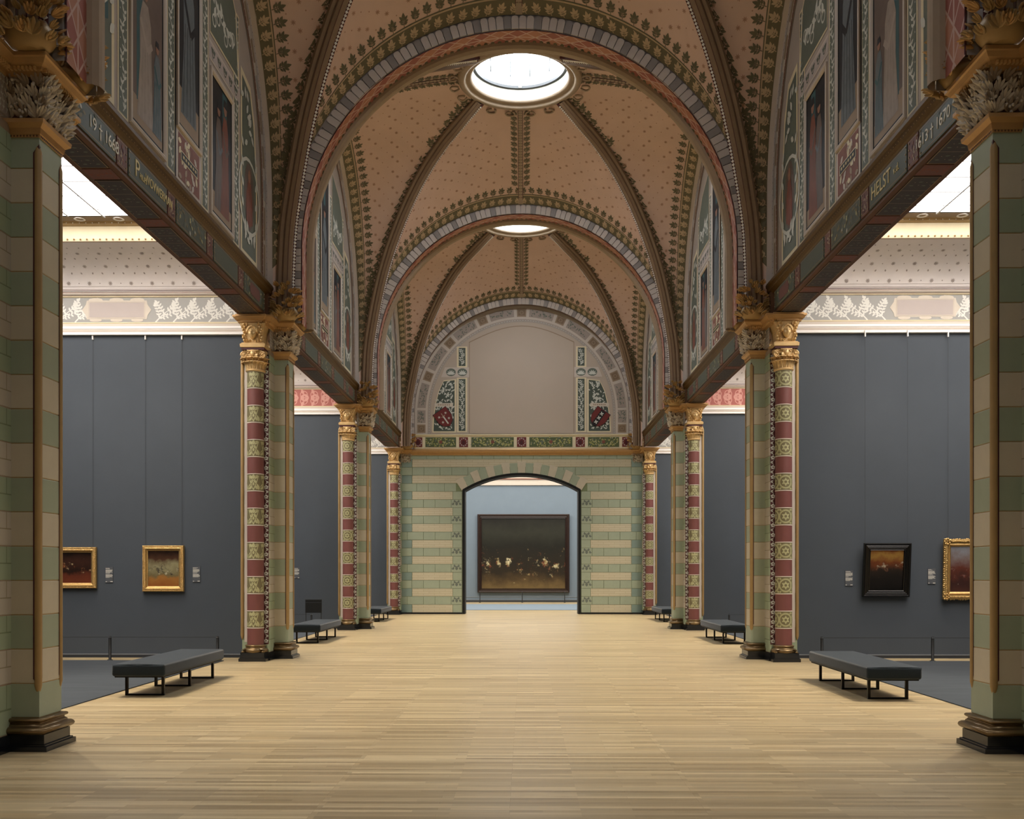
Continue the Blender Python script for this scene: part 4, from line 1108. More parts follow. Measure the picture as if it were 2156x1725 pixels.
# ------------------------------------------------------------------ side cabinets
def partition(sg, side, k, mode):
    """grey wall across the cabinet at pier k, facing the camera, with mouldings, frieze and cove"""
    y = PC[k]
    mb = MB(); mb.box(5.10, XOUT, 0, .35, 0, 6.17, GREYW); mb.box(5.10, XOUT, .02, .35, 6.17, 8.1, CREAMW)
    w = structure(obj('wall_'+side, mb, None, (0, y-.02, 0), None, (sg, 1, 1)))
    if mode == 'plain': return w
    key = 'part'+mode
    if key not in ME:
        mb = MB()
        def strip(prof, mat): mb.rings([[(5.13, -yy, z), (XOUT, -yy, z)] for yy, z in prof], mat, False, False, closed=False)
        strip([(0, 6.16), (.07, 6.165), (.07, 6.20), (.05, 6.215)], WHITE); strip([(.05, 6.215), (.055, 6.25), (.03, 6.262)], PINKW); strip([(.03, 6.262), (.05, 6.29), (.045, 6.33)], WHITE)
        strip([(.045, 6.33), (.03, 6.36), (.012, 6.385)], PINKW); strip([(.012, 6.385), (.02, 6.40), (.008, 6.415)], CREAMF)
        ME['corn'+mode] = mb.mesh('cornice')
        mb = MB()
        strip([(.012, 6.885), (.03, 6.895), (.03, 6.91)], CREAMF); strip([(.03, 6.912), (.036, 6.92)], IRON); strip([(.036, 6.92), (.06, 6.945), (.06, 6.965)], PINKW); strip([(.06, 6.966), (.065, 6.975)], RUST); strip([(.065, 6.975), (.08, 6.99)], WHITE); strip([(.08, 6.99), (.085, 7.0)], MAROON)
        ME['topm'+mode] = mb.mesh('upper_moulding')
        mb = MB(); dr = Draw(mb, lambda a, b, l: (a, -.004-.002*l, b)); random.seed(21)
        bg, lf = (FRZR, FRZP) if mode == 'red' else (FRZ, LEAFF)
        dr.rect(5.13, XOUT, 6.41, 6.89, bg, 1)
        a = 5.25; j = 0
        while a < XOUT-.3:
            if mode != 'red' and 6.98 < a < 8.45: a = 8.5; continue
            if mode == 'red':
                for sgn in (1, -1):
                    dr.ring(a+.1, 6.65+sgn*.09, .09, .112, lf, 2, 14); dr.leaf(a+.1, 6.65+sgn*.1, sgn*1.1, .17, lf, 3, .26); dr.leaf(a+.2, 6.65-sgn*.05, sgn*2.2, .2, lf, 3, .22); dr.leaf(a-.05, 6.65, sgn*.6, .2, lf, 3, .2)
                a += .30
            else:
                dr.tree(a, 6.415, .46, .4, lf, 2, -1); a += .34
            j += 1
        if mode != 'red':
            dr.poly([(7.12, 6.47), (8.27, 6.47), (8.29, 6.55), (8.36, 6.65), (8.29, 6.75), (8.27, 6.83), (7.12, 6.83), (7.10, 6.75), (7.03, 6.65), (7.10, 6.55)], CREAMW, 4)
            for c in (7.3, 7.7, 8.1):
                dr.disc(c, 6.84, .04, CREAMW, 4, 10, .14); dr.disc(c, 6.455, .035, CREAMW, 4, 10, .12)
            dr.rect(7.17, 8.22, 6.51, 6.79, CARTP, 5); dr.frame(7.15, 8.24, 6.49, 6.81, .01, PINKW, 6)
        ME[key] = mb.mesh('painted_frieze')
    obj('cornice', ME['corn'+mode], w); obj('upper_moulding', ME['topm'+mode], w); obj('painted_frieze', ME[key], w)
    if 'skirt' not in ME:
        mb = MB(); mb.box(5.13, XOUT, -.03, 0, 0, .055, SKIRTD); mb.box(5.13, XOUT, -.034, 0, .055, .072, SKIRT); ME['skirt'] = mb.mesh('baseboard')
    structure(obj('baseboard_'+side, ME['skirt'], None, (0, y-.02, 0), None, (sg, 1, 1)))
    return w
# cove in front of the partition, ceiling border, laylight
CV = [(0, 7.0)]+[(.02+1.0*(1-cos(PI/2*i/10)), 7.02+.60*sin(PI/2*i/10)) for i in range(1, 11)]
cL = arclen([Vector((a, b, 0)) for a, b in CV])
def cove_pt(b):
    for i in range(len(cL)-1):
        if cL[i+1] >= b: t = (b-cL[i])/(cL[i+1]-cL[i]); return CV[i][0]+(CV[i+1][0]-CV[i][0])*t, CV[i][1]+(CV[i+1][1]-CV[i][1])*t
    return CV[-1]
mb = MB(); mb.rings([[(5.13, -y, z), (XOUT, -y, z)] for y, z in CV], COVEP, False, True, closed=False); ME['cove'] = mb.mesh('cove')
mb = MB(); dr = Draw(mb, lambda a, b, l: (a, -cove_pt(b)[0]-.004*l, cove_pt(b)[1]-.004*l))
for r_ in range(6):
    bb = .16+.17*r_
    for j in range(16):
        a = 5.4+.40*j+(.1 if r_ % 2 else 0)
        if r_ % 2 == 0: dr.star(a, bb, .045, COVED, 1, 8); dr.disc(a+.2, bb, .012, COVED, 1, 5)
        else: dr.leaf(a, bb, 1.2, .05, COVED, 1, .3); dr.leaf(a+.2, bb, 1.9, .05, COVED, 1, .3)
dr.rect(5.13, XOUT, .045, .055, CARTP, 1); dr.rect(5.13, XOUT, .10, .105, COVED, 1)
ME['covep'] = mb.mesh('cove_motifs')
mb = MB(); y0 = -1.02
def strip(prof, mat): mb.rings([[(5.13, yy, z), (XOUT, yy, z)] for yy, z in prof], mat, False, False, closed=False)
strip([(y0, 7.62), (y0-.03, 7.60), (y0-.05, 7.615)], BROWNB); strip([(y0-.05, 7.615), (y0-.06, 7.66), (y0-.06, 7.88)], CREAMF); strip([(y0-.06, 7.88), (y0-.09, 7.89), (y0-.10, 7.93), (y0-.13, 7.95)], GOLDM)
strip([(y0-.13, 7.95), (y0-.36, 7.955)], BROWNB)
for j in range(54): mb.ball((5.2+j*.118, y0-.068, 7.645), .017, GOLDM, 6, 4); mb.ball((5.2+j*.118, y0-.11, 7.925), .010, WHITE, 5, 3)
ME['fascia'] = mb.mesh('fascia')
YL0, YL1 = y0-.36, -BAY+1.38                            # laylight extent in front of the partition
ZL = 7.96
mb = MB()
mb.box(5.11, 5.16, -BAY+.3, -.0, 6.90, 8.02, CREAMW); mb.box(5.14, 5.62, -BAY+.3, y0-.1, ZL, 8.05, CREAMF); mb.box(5.14, XOUT, -BAY+.3, YL1, ZL, 8.05, CREAMF); mb.box(XOUT-.25, XOUT, YL1, YL0, ZL, 8.05, CREAMF)
ME['border'] = mb.mesh('ceiling_border')
mb = MB(); mb.lathe(0, 0, [(.085, 0), (.10, -.012), (.085, -.02), (.07, -.012), (.06, .0)], WHITE, 18, True, True); ME['dl'] = mb.mesh('downlight')
XB = [5.40+.65*i+0 for i in range(0, 10)]               # lengthwise bars at 5.40, 6.05, 6.70, 7.35 ...
XB[0] = 5.62
YB = [YL0-.0, YL0-.33]
while YB[-1]-.62 > YL1+.2: YB.append(YB[-1]-.62)
YB.append(YL1)
mb = MB(); mb.box(0, .61, -.595, 0, 0, .01, LAYP); ME['pane_u'] = mb.mesh('pane')
def cabinet(sg, side, k, mode, n_win):
    w = partition(sg, side, k, mode)
    y = PC[k]-.02
    c = empty('ceiling', (0, y, 0), (sg, 1, 1), 'structure')
    o = obj('cove', ME['cove'], c); obj('cove_motifs', ME['covep'], o); obj('fascia', ME['fascia'], c); obj('ceiling_border', ME['border'], c)
    for x in (6.45, 7.15, 7.85, 8.55, 9.25): obj('downlight', ME['dl'], c, (x, y0-.24, 7.955))
    if k == 0:
        q = MB(); q.box(5.14, XB[5], -BAY+.3, y0-.1, ZL, ZL+.1, CREAMF); obj('light_block_panel', q, c)  # unseen panel added to block part of the glazing's light
    win = empty('window_%d' % n_win, (0, y, 0), (sg, 1, 1), 'structure')
    rest = MB()
    for i in range(0 if k else 5, len(XB)):
        xa = XB[i]; xb = XB[i+1] if i+1 < len(XB) else XOUT-.25
        for j in range(len(YB)-1):
            bx = (xa+.014, xb-.014, YB[j+1]+.010, YB[j]-.010, ZL+.004, ZL+.014)
            if k == 1 and i <= 5:
                m_ = ME.setdefault('pane%d_%d' % (i, j), None)
                if m_ is None: q = MB(); q.box(*bx, LAYP); m_ = ME['pane%d_%d' % (i, j)] = q.mesh('pane')
                obj('pane', m_, win)
            else: rest.box(*bx, LAYP)
    rk = 'rest%d' % (k if k < 2 else 2)
    if rk not in ME: ME[rk] = rest.mesh('far_panes')
    stuff(obj('pane_field', ME[rk], win))
    if 'lbars' not in ME:
        q = MB()
        for i, x in enumerate(XB[1:]): q.box(x-.014, x+.014, YL1, YL0, ZL-(.035 if i == 2 else .012), ZL+.02, BARM)
        for yy in YB[1:-1]: q.box(5.62, XOUT-.25, yy-.010, yy+.010, ZL-.006, ZL+.016, BARM)
        ME['lbars'] = q.mesh('glazing_grid')
    if k: stuff(obj('glazing_grid', ME['lbars'], win))
    # outer wall of the cabinet
    q = MB(); q.box(XOUT, XOUT+.3, -BAY, .3, 0, 8.1, GREYW)
    structure(obj('wall_'+side, q, None, (0, y, 0), None, (sg, 1, 1)))
    # carpet
    q = MB(); q.mould((5.42, XOUT-.25, -8.9, -.74), [(0, 0), (0, .010), (-.006, .014)], CARPET)
    carp = obj('carpet', q, None, (0, y, .001), None, (sg, 1, 1))
    return carp
nw = 5
lab = {0: 'beside the camera', 1: 'in the nearest', 2: 'in the middle', 3: 'in the farthest'}
for k in (0, 1, 2, 3):
    for sg, side in SIDES:
        mode = {0: 'grey', 1: 'grey', 2: 'red', 3: 'grey'}[k]
        c = cabinet(sg, side, k, mode, nw); nw += 1
        tag(c, 'slate grey carpet %s %s side cabinet' % (lab[k], side), 'carpet', 'slate carpets in the side cabinets')
# wall lights on the pictures: spotlights in the ceiling border downlights
def spot(x, y, z, tx, ty, tz, power, size=math.radians(36), col=(1, .86, .70), blend=.8):
    l = bpy.data.lights.new('picture_floor_spot', 'SPOT'); l.energy = power; l.spot_size = size; l.spot_blend = blend; l.color = col; l.shadow_soft_size = .06
    o = bpy.data.objects.new('picture_floor_spot', l); COL.objects.link(o); o.location = (x, y, z)
    o.rotation_euler = (Vector((tx, ty, tz))-Vector((x, y, z))).to_track_quat('-Z', 'Y').to_euler()
for sg in (-1, 1):
    for x, tx in ((6.45, 6.6), (7.15, 6.9), (7.85, 8.0), (8.55, 8.6)): spot(sg*x, PC[1]-1.28-.02, 7.93, sg*tx, PC[1]-.1, 1.55, E_SPOT)

    for k in (1, 2, 3):                                     # unseen spots added to brighten the floor and strengthen bench shadows
        spot(sg*7.35, PC[k-1]+4.4, 7.90, sg*3.2, PC[k-1]+4.6, 0, E_FLOOD, math.radians(82), (1, .88, .68), .9)

# ------------------------------------------------------------------ end wall with its doorway
YE = PC[3]
DW, DSZ, DAZ = 2.24, 4.78, 5.40                          # half width, springing, apex
DR = (DW*DW+(DAZ-DSZ)**2)/(2*(DAZ-DSZ)); DC = DAZ-DR
def dz(x): return DC+sqrt(DR*DR-x*x)
TH = .55
mb = MB()
for s in (1, -1):
    mb.box(min(s*DW, s*5.2), max(s*DW, s*5.2), YE, YE+TH, 0, 6.2, JOINT)
n = 24
for i in range(n):
    a, b2 = -DW+2*DW*i/n, -DW+2*DW*(i+1)/n
    for y in (YE, YE+TH): mb.poly([(a, y, dz(a)), (b2, y, dz(b2)), (b2, y, 6.2), (a, y, 6.2)], JOINT)
    mb.poly([(a, YE, dz(a)), (b2, YE, dz(b2)), (b2, YE+TH, dz(b2)), (a, YE+TH, dz(a))], JOINT)
mb.box(-5.2, 5.2, YE+.001, YE+TH, 6.15, 12.6, PLAIN)
wend = structure(obj('wall_end', mb))
# black door lining
mb = MB(); W_ = .055
def door_path(off, n=24): return [(-DW+off, 0)]+[((DW-off)*(-1+2*i/n), DC+sqrt(max(0, (DR-off)**2-((DW-off)*(-1+2*i/n))**2))) for i in range(n+1)]+[(DW-off, 0)]
for (o1, y1), (o2, y2) in zip([(-.035, YE-.03), (.055, YE-.03), (.06, YE+.0), (.075, YE+TH+.02)], [(.055, YE-.03), (.06, YE+.0), (.075, YE+TH+.02), (-.035, YE+TH+.02)]):
    p, q = door_path(o1), door_path(o2)
    for i in range(len(p)-1): mb.poly([(p[i][0], y1, p[i][1]), (p[i+1][0], y1, p[i+1][1]), (q[i+1][0], y2, q[i+1][1]), (q[i][0], y2, q[i][1])], SOOT)
structure(obj('trim_6', mb))
# painted courses, each block slightly proud
def wblock(x0, x1, z0, z1, mat, name='wall_block', orn=False):
    mb = MB(); g = .006; x0 += g; x1 -= g; z0 += g; z1 -= g
    mb.rings([[(x0+o, YE-y, z0+o), (x1-o, YE-y, z0+o), (x1-o, YE-y, z1-o), (x0+o, YE-y, z1-o)] for o, y in ((0, 0), (0, .012), (.006, .016))], mat)
    if orn:
        dr = Draw(mb, lambda a, b, l: (a, YE-.016-.002*l, b)); c, d = (x0+x1)/2, (z0+z1)/2
        for q in (-1, 1):
            for r_ in range(4): dr.leaf(c+q*.10, d+(-.04 if r_ < 2 else .05), q*(.3+r_*.8)+(PI if q < 0 else 0), .10, TEALG, 1, .3)
        dr.leaf(c, d-.08, PI/2, .16, TEALG, 1, .35)
    obj(name, mb, wend)
random.seed(31)
XE = 4.62; CE = .311
for k in range(20):
    z0 = .055+CE*k; z1 = min(z0+CE, 6.12)
    if z1-z0 < .08: continue
    for s in (1, -1):
        cream = k % 2 == 0
        inner = DW+.05
        if z1 > DSZ+.05:                                   # above the springing the courses meet the door voussoirs
            h = z1-DC; R2 = DR+.36
            inner = sqrt(R2*R2-h*h) if h < R2 else 0.0
            inner = max(0.0, inner)
        def B(a, b2, m_, nm='wall_block', orn=False):
            if b2-a > .03: wblock(min(s*a, s*b2), max(s*a, s*b2), z0, z1, m_, nm, orn)
        if cream:
            B(inner+(.36 if z1 <= DSZ+.05 else 0), 4.22, CREAMBX, 'brick_course'); B(4.22, XE, GREEN2)
            if z1 <= DSZ+.05: B(inner, inner+.36, GREEN)
        else:
            a = inner
            if z1 <= DSZ+.05: B(a, a+.42, GREEN, 'ornament_block', True); a += .42
            wd = .62 if k % 4 == 1 else .45
            while a < XE-.2:
                b2 = min(a+wd, XE); 
                if XE-b2 < .2: b2 = XE
                B(a, b2, GREEN); a = b2; wd = .62 if wd == .45 else .45
nv = 17; th0 = math.asin(DW/DR)
for i in range(nv):
    t0 = -th0*1.03+2*th0*1.03*i/nv; t1 = -th0*1.03+2*th0*1.03*(i+1)/nv; r0, r1 = DR+.02, DR+.42+(.05 if i % 2 == 0 else 0); g = .0012
    mb = MB(); rg = lambda y, o: [(r*sin(t), YE-y, DC+r*cos(t)) for r, t in ((r0+o, t0+g), (r0+o, t1-g), (r1-o, t1-g), (r1-o, t0+g))]
    mb.rings([rg(0, 0), rg(.018, 0), rg(.024, .006)], CREAM if i % 2 == 0 else GREEN); obj('voussoir', mb, wend)
mb = MB(); mb.box(-5.0, -DW-.04, YE-.03, YE, 0, .06, SOOT); mb.box(DW+.04, 5.0, YE-.03, YE, 0, .06, SOOT); structure(obj('baseboard_end', mb))
# entablature
mb = MB()
mb.rings([[(-4.7, YE-y, z), (4.7, YE-y, z)] for y, z in ((0, 6.10), (.05, 6.14), (.06, 6.19), (.12, 6.24), (.13, 6.30), (.06, 6.33), (.04, 6.37))], OCHREG, False, False, closed=False)
mb.rings([[(-4.7, YE-y, z), (4.7, YE-y, z)] for y, z in ((.04, 6.37), (.04, 6.84))], CREAMF, False, False, closed=False)
mb.rings([[(-4.7, YE-y, z), (4.7, YE-y, z)] for y, z in ((.04, 6.84), (.06, 6.85), (.08, 6.90), (.0, 6.93))], CREAMF, False, False, closed=False)
ent = obj('entablature', mb, wend)
random.seed(12)
for a0, a1, kd in ((-4.25, -3.92, 'r'), (-3.80, -2.62, 'g'), (-2.50, -2.16, 'r'), (-2.03, -.40, 'g'), (-.28, .08, 'r'), (.20, 1.85, 'g'), (1.98, 2.33, 'r'), (2.45, 3.64, 'g'), (3.76, 4.08, 'r')):
    a0 += .1; a1 += .1; mb = MB(); mb.box(a0, a1, YE-.052, YE-.04, 6.43, 6.80, SHIELDR if kd == 'r' else HEDGE); dr = Draw(mb, lambda a, b, l: (a, YE-.054-.002*l, b))
    if kd == 'g':
        for j in range(int((a1-a0)*75)): dr.leaf(random.uniform(a0+.05, a1-.05), random.uniform(6.46, 6.76), random.uniform(0, 6.3), .085, random.choice((LEAFY, YELGR, TEALG, LEAFY)), 1+.3*(j % 4), .24)
        c = (a0+a1)/2; dr.disc(c, 6.62, .07, RUST, 4, 8)
    else:
        c = (a0+a1)/2; dr.disc(c, 6.60, .09, MAROON, 1, 10, .07)
        for j in range(10): dr.leaf(c+.12*cos(j*.63), 6.615+.13*sin(j*.63), j*.63+1.4, .08, CARTP, 2, .25)
    obj('frieze_panel', mb, wend)
# lunette over the door
mb = MB(); dr = Draw(mb, lambda a, b, l: (a, YE-.003*l, b))
arcband(dr, 3.62, RA+.02, ZA, 6.93, CREAMF if False else PINKW, 1); arcband(dr, 3.50, 3.62, ZA, 6.93, LAV, 1); arcband(dr, 0.01, 3.50, ZA, None, PLAIN, 1); dr.rect(-3.5, 3.5, 6.93, ZA, PLAIN, 1)
for i in range(110):
    t = PI*(i+.5)/110; dr.disc(3.56*cos(t), ZA+3.56*sin(t), .026, NIGHT if False else TEALG, 2, 5); dr.disc(3.56*cos(t)+.0, ZA+3.56*sin(t), .016, WHITE, 3, 5)
for s in (1, -1):
    for i in range(8): dr.disc(s*3.56, 6.98+i*.1, .026, TEALG, 2, 5); dr.disc(s*3.56, 6.98+i*.1, .016, WHITE, 3, 5)
obj('lunette_border', mb, wend)
mb = MB(); nring = 0
def ring_panel(t0, t1, kd):
    mb = MB(); dr = Draw(mb, lambda a, b, l: (a, YE-.008-.002*l, b)); arcband(dr, 3.70, 4.02, ZA, None, BROWNB if kd == 's' else RINGP, 1, 4, t0, t1)
    tc_ = (t0+t1)/2; 
    if kd == 's': arcband(dr, 3.75, 3.97, ZA, None, STONE, 2, 3, t0+.012, t1-.012); dr.ring(3.86*cos(tc_), ZA+3.86*sin(tc_), .05, .075, BROWNB, 3, 10)
    else:
        for j in range(26):
            t = random.uniform(t0+.02, t1-.02); r = random.uniform(3.76, 3.96); dr.leaf(r*cos(t), ZA+r*sin(t), random.uniform(0, 6.3), .08, TEALG, 2, .2)
    obj('ring_panel', mb, wend)
t = -.02
seq = []
u = PI/2-.048
ring_panel(PI/2-.047, PI/2+.047, 's')
for s in (1, -1):
    a = .047+.03
    for j in range(5):
        w_ = .245; ring_panel(*sorted((PI/2+s*a, PI/2+s*(a+w_))), 'l'); a += w_+.03
        if a > 1.45: break
        w_ = .094; ring_panel(*sorted((PI/2+s*a, PI/2+s*(a+w_))), 's'); a += w_+.03
for s in (1, -1):
    mb = MB(); dr = Draw(mb, lambda a, b, l: (a, YE-.008-.002*l, b)); dr.rect(s*3.86-.16, s*3.86+.16, 6.98, 7.30, BROWNB, 1); dr.rect(s*3.86-.11, s*3.86+.11, 7.03, 7.25, STONE, 2); dr.ring(s*3.86, 7.14, .05, .075, BROWNB, 3, 10); obj('ring_panel', mb, wend)
    mb = MB(); dr = Draw(mb, lambda a, b, l: (a, YE-.008-.002*l, b)); dr.rect(s*3.86-.16, s*3.86+.16, 7.36, 7.85, RINGP, 1)
    for j in range(24): dr.leaf(s*3.86+random.uniform(-.13, .13), random.uniform(7.4, 7.8), random.uniform(0, 6.3), .08, TEALG, 2, .2)
    obj('ring_panel', mb, wend)
# big plain field, edged
mb = MB(); dr = Draw(mb, lambda a, b, l: (a, YE-.010-.002*l, b))
fp = [(-2.0, 6.95), (2.0, 6.95), (2.0, 10.45)]+[(2.0-4.0*i/16, 10.45+.62*sin(PI*i/16)) for i in range(1, 16)]+[(-2.0, 10.45)]
dr.poly([(a*1.012, 6.95+(b-6.95)*1.008) for a, b in fp], BROWNB, 0); dr.poly(fp, PLAIN, 1)
obj('plain_field', mb, wend)
for s in (1, -1):
    for z0, z1 in ((7.05, 9.05), (9.55, 10.25)):
        mb = MB(); dr = Draw(mb, lambda a, b, l: (a, YE-.012-.002*l, b))
        dr.rect(s*2.29-.20, s*2.29+.20, z0-.05, z1+.05, CREAMF, 0); dr.rect(s*2.29-.13, s*2.29+.13, z0, z1, HEDGE if False else IRONG, 1); dr.vine(s*2.29-.03, z0+.03, z1-.05, .22, LEAFW, 2, .15); dr.vine(s*2.29+.04, z0+.08, z1-.08, .16, LEAFW, 2, .13); obj('leaf_strip', mb, wend)
    mb = MB(); dr = Draw(mb, lambda a, b, l: (a, YE-.012-.002*l, b))
    dr.poly([(s*a, b) for a, b in ((2.02, 9.12), (3.1, 9.12), (2.95, 9.5), (2.02, 9.5))], PINKW, 1)
    for c in (2.28, 2.72):
        dr.disc(s*c, 9.31, .15, TEALG, 2, 14, .19)
        for q in range(6): dr.leaf(s*c, 9.22, PI/2+(q-2.5)*.5, .18, LEAFW, 3, .16)
    obj('palmette_band', mb, wend)
    # shield panel
    mb = MB(); dr = Draw(mb, lambda a, b, l: (s*a, YE-.012-.002*l, b)); sh = MB(); ds = Draw(sh, lambda a, b, l: (s*a, YE-.030-.002*l, b))
    out = [(2.52, 6.99), (3.44, 6.99), (3.42, 7.5), (3.33, 8.1), (3.2, 8.6), (3.0, 9.0), (2.52, 9.05)]
    dr.poly([(a*1.0, b) for a, b in out], CREAMF, 0); dr.poly([(2.58+(a-2.52)*.88, 7.04+(b-6.99)*.955) for a, b in out], IRONG, 1)
    for j in range(190):
        x, z = random.uniform(2.64, 3.32), random.uniform(7.08, 8.92)
        if x > 3.30-.30*max(0, (z-8.0)): continue
        dr.leaf(x, z, random.uniform(.3, 2.8), .115, LEAFW, 2, .19)
    dr.poly([(2.64, 7.98), (3.36, 7.98), (3.34, 8.12), (2.64, 8.12)], CREAMW, 5)
    for j in range(7): dr.rect(2.76+.07*j, 2.80+.07*j, 8.03, 8.08, BROWNB, 6)
    obj('shield_panel', mb, wend)
    def R_(x, y, cx=2.98, cz=7.56, an=-.62): return (cx+x*cos(an)-y*sin(an), cz+x*sin(an)+y*cos(an))
    hull = [(-.29, .32), (.29, .32), (.30, -.06), (.20, -.27), (0, -.38), (-.20, -.27), (-.30, -.06)]
    ds.poly([R_(x*1.05, y*1.05) for x, y in hull], SHIELDB, 0); ds.poly([R_(x, y) for x, y in hull], SHIELDR, 1)
    if s > 0:
        ds.poly([R_(x, y) for x, y in ((-.10, .30), (.10, .30), (.10, -.32), (0, -.38), (-.10, -.32))], SHIELDB, 2)
        for zc in (.17, -.02, -.21):
            for an in (PI/4, -PI/4): ds.ribbon([R_(.075*cos(an+.0), zc+.075*sin(an)), R_(-.075*cos(an), zc-.075*sin(an))], .042, LEAFW, 3+an*.1)
    else:
        ds.ribbon([R_(0, -.28), R_(0, .05)], .05, LEAFW, 2); ds.ribbon([R_(0, .05), R_(0, .2)], .03, STONE2, 3); ds.ribbon([R_(-.08, .06), R_(.08, .06)], .03, STONE2, 4)
        for x, y in ((-.15, .12), (.15, .12), (-.14, -.12), (.14, -.12)): ds.star(*R_(x, y), .055, LEAFW, 2, 6)
    obj('heraldic_shield', sh, wend)

# ------------------------------------------------------------------ room beyond the doorway
YF = 53.3
mb = MB(); mb.box(-9, 9, YF, YF+.3, 0, 6.25, GREYF); mb.box(-9, 9, YF+.02, YF+.3, 6.25, 8.2, CREAMW)
wf = structure(obj('wall_far', mb))
mb = MB(); mb.rings([[(-9, YF-y, z), (9, YF-y, z)] for y, z in ((0, 6.23), (.10, 6.24), (.10, 6.40), (.04, 6.43), (.05, 6.55))], PINKW, False, False, closed=False); mb.box(-9, 9, YF-.11, YF, 6.55, 6.60, RUST)
mb.rings([[(-9, YF-y, z), (9, YF-y, z)] for y, z in ((.03, 6.60), (.05, 6.9), (.3, 7.3), (.8, 7.55))], CREAMW, False, True, closed=False)
obj('cornice', mb, wf)
mb = MB(); mb.box(-9, 9, YF-.035, YF, 0, .10, SKIRTD); mb.box(-9, 9, YF-.04, YF, .10, .13, SKIRT); mb.box(-9, 9, YF-.02, YF, .26, .28, SKIRT); structure(obj('baseboard_far', mb))
for s, nm in ((-1, 'left'), (1, 'right')):
    mb = MB(); mb.box(min(s*9, s*9.3), max(s*9, s*9.3), YE+TH, YF+.3, 0, 8.2, GREYF); structure(obj('wall_'+nm, mb))
    mb = MB(); mb.box(min(s*5.2, s*9.3), max(s*5.2, s*9.3), YE+TH-.1, YE+TH, 0, 8.2, GREYF); structure(obj('wall_'+nm, mb))
mb = MB(); mb.box(-5.2, 5.2, YE+TH, YE+TH+.05, 6.2, 8.2, CREAMW); structure(obj('wall_front', mb))
mb = MB(); mb.box(-9, 9, YE+TH, YF, 8.1, 8.2, CREAMW); structure(obj('ceiling', mb))
win = empty('window_%d' % nw, (0, (YE+YF)/2, 0), None, 'structure')
mb = MB()
for i in range(8):
    for j in range(7): mb.box(-7.6+1.9*i+.03, -7.6+1.9*(i+1)-.03, -6.3+1.8*j+.03, -6.3+1.8*(j+1)-.03, 8.07, 8.09, FARP)
stuff(obj('pane_field', mb, win))
# ------------------------------------------------------------------ wall behind the camera
mb = MB(); mb.box(-12, 12, -3.6, -3.3, 0, 14, CREAMW); structure(obj('wall_back', mb))
mb = MB(); mb.box(-5.2, 5.2, -3.4, PC[-1]-.2, 11.5, 11.7, OCHRE); structure(obj('ceiling', mb))
for s, nm in ((-1, 'left'), (1, 'right')):
    mb = MB(); mb.box(min(s*5.1, s*5.4), max(s*5.1, s*5.4), -3.4, PC[-1], 0, 12, CREAMW); structure(obj('wall_'+nm, mb))
    partition(s, nm, -1, 'plain')

# ================================================================== furniture and pictures
# ------------------------------------------------------------------ benches
def bevel_box(name, x0, x1, y0, y1, z0, z1, r, seg, mat, crown=0):
    bm = bmesh.new(); bmesh.ops.create_cube(bm, size=1)
    for v in bm.verts: v.co = Vector(((x0+x1)/2+v.co.x*(x1-x0), (y0+y1)/2+v.co.y*(y1-y0), (z0+z1)/2+v.co.z*(z1-z0)))
    bmesh.ops.bevel(bm, geom=list(bm.edges), offset=r, segments=seg, profile=.5, affect='EDGES')
    me = bpy.data.meshes.new(name); bm.to_mesh(me); bm.free(); me.materials.append(mat)
    for p in me.polygons: p.use_smooth = True
    return me
BL, BW = 2.60, .70
ME['seat'] = bevel_box('seat_cushion', -BW/2, BW/2, -BL/2, BL/2, .275, .435, .035, 4, WOOL)
mb = MB(); mb.tube([(-BW/2+.01, -BL/2+.02, .424), (0, -BL/2+.004, .436), (BW/2-.01, -BL/2+.02, .424)], .004, WOOL, 6); mb.tube([(BW/2-.03, -BL/2+.01, .30), (BW/2-.012, -BL/2+.012, .36), (BW/2-.012, -BL/2+.012, .42)], .004, WOOL, 6)
ME['seam'] = mb.mesh('seam')
mb = MB(); mb.box(-BW/2+.03, BW/2-.03, -BL/2+.04, BL/2-.04, .258, .276, SOOT); ME['tray'] = mb.mesh('seat_tray')
mb = MB(); h = .26; t_ = .035
for x in (-h, h-t_): mb.box(x, x+t_, -t_/2, t_/2, 0, .265, BENCHF)
mb.box(-h, h, -t_/2, t_/2, 0, .022, BENCHF); ME['leg'] = mb.mesh('leg_frame')
bt = {(-1, 0): 'long blue-grey upholstered bench nearest the camera, by the left carpet', (1, 0): 'long blue-grey upholstered bench below the black-framed portrait',
      (-1, 1): 'middle blue-grey bench of the left row, in front of the small black stand', (1, 1): 'middle blue-grey bench of the right row, between the second and third piers',
      (-1, 2): 'farthest blue-grey bench of the left row, near the green end wall', (1, 2): 'farthest blue-grey bench of the right row, near the green end wall'}
for (sg, k), lb in bt.items():
    xc = -4.94 if sg < 0 else 4.79; yc = ((14.25, 23.90, 33.55) if sg < 0 else (13.98, 23.85, 33.5))[k]
    if k: xc = sg*4.88
    t = thing('gallery_bench', lb, 'bench', (xc, yc, 0), None, 'upholstered gallery benches')
    s_ = obj('seat_cushion', ME['seat'], t); obj('seam', ME['seam'], s_); obj('seat_tray', ME['tray'], t)
    for dy in (-1.05, 0, 1.05): obj('leg_frame', ME['leg'], t, (0, dy, 0))

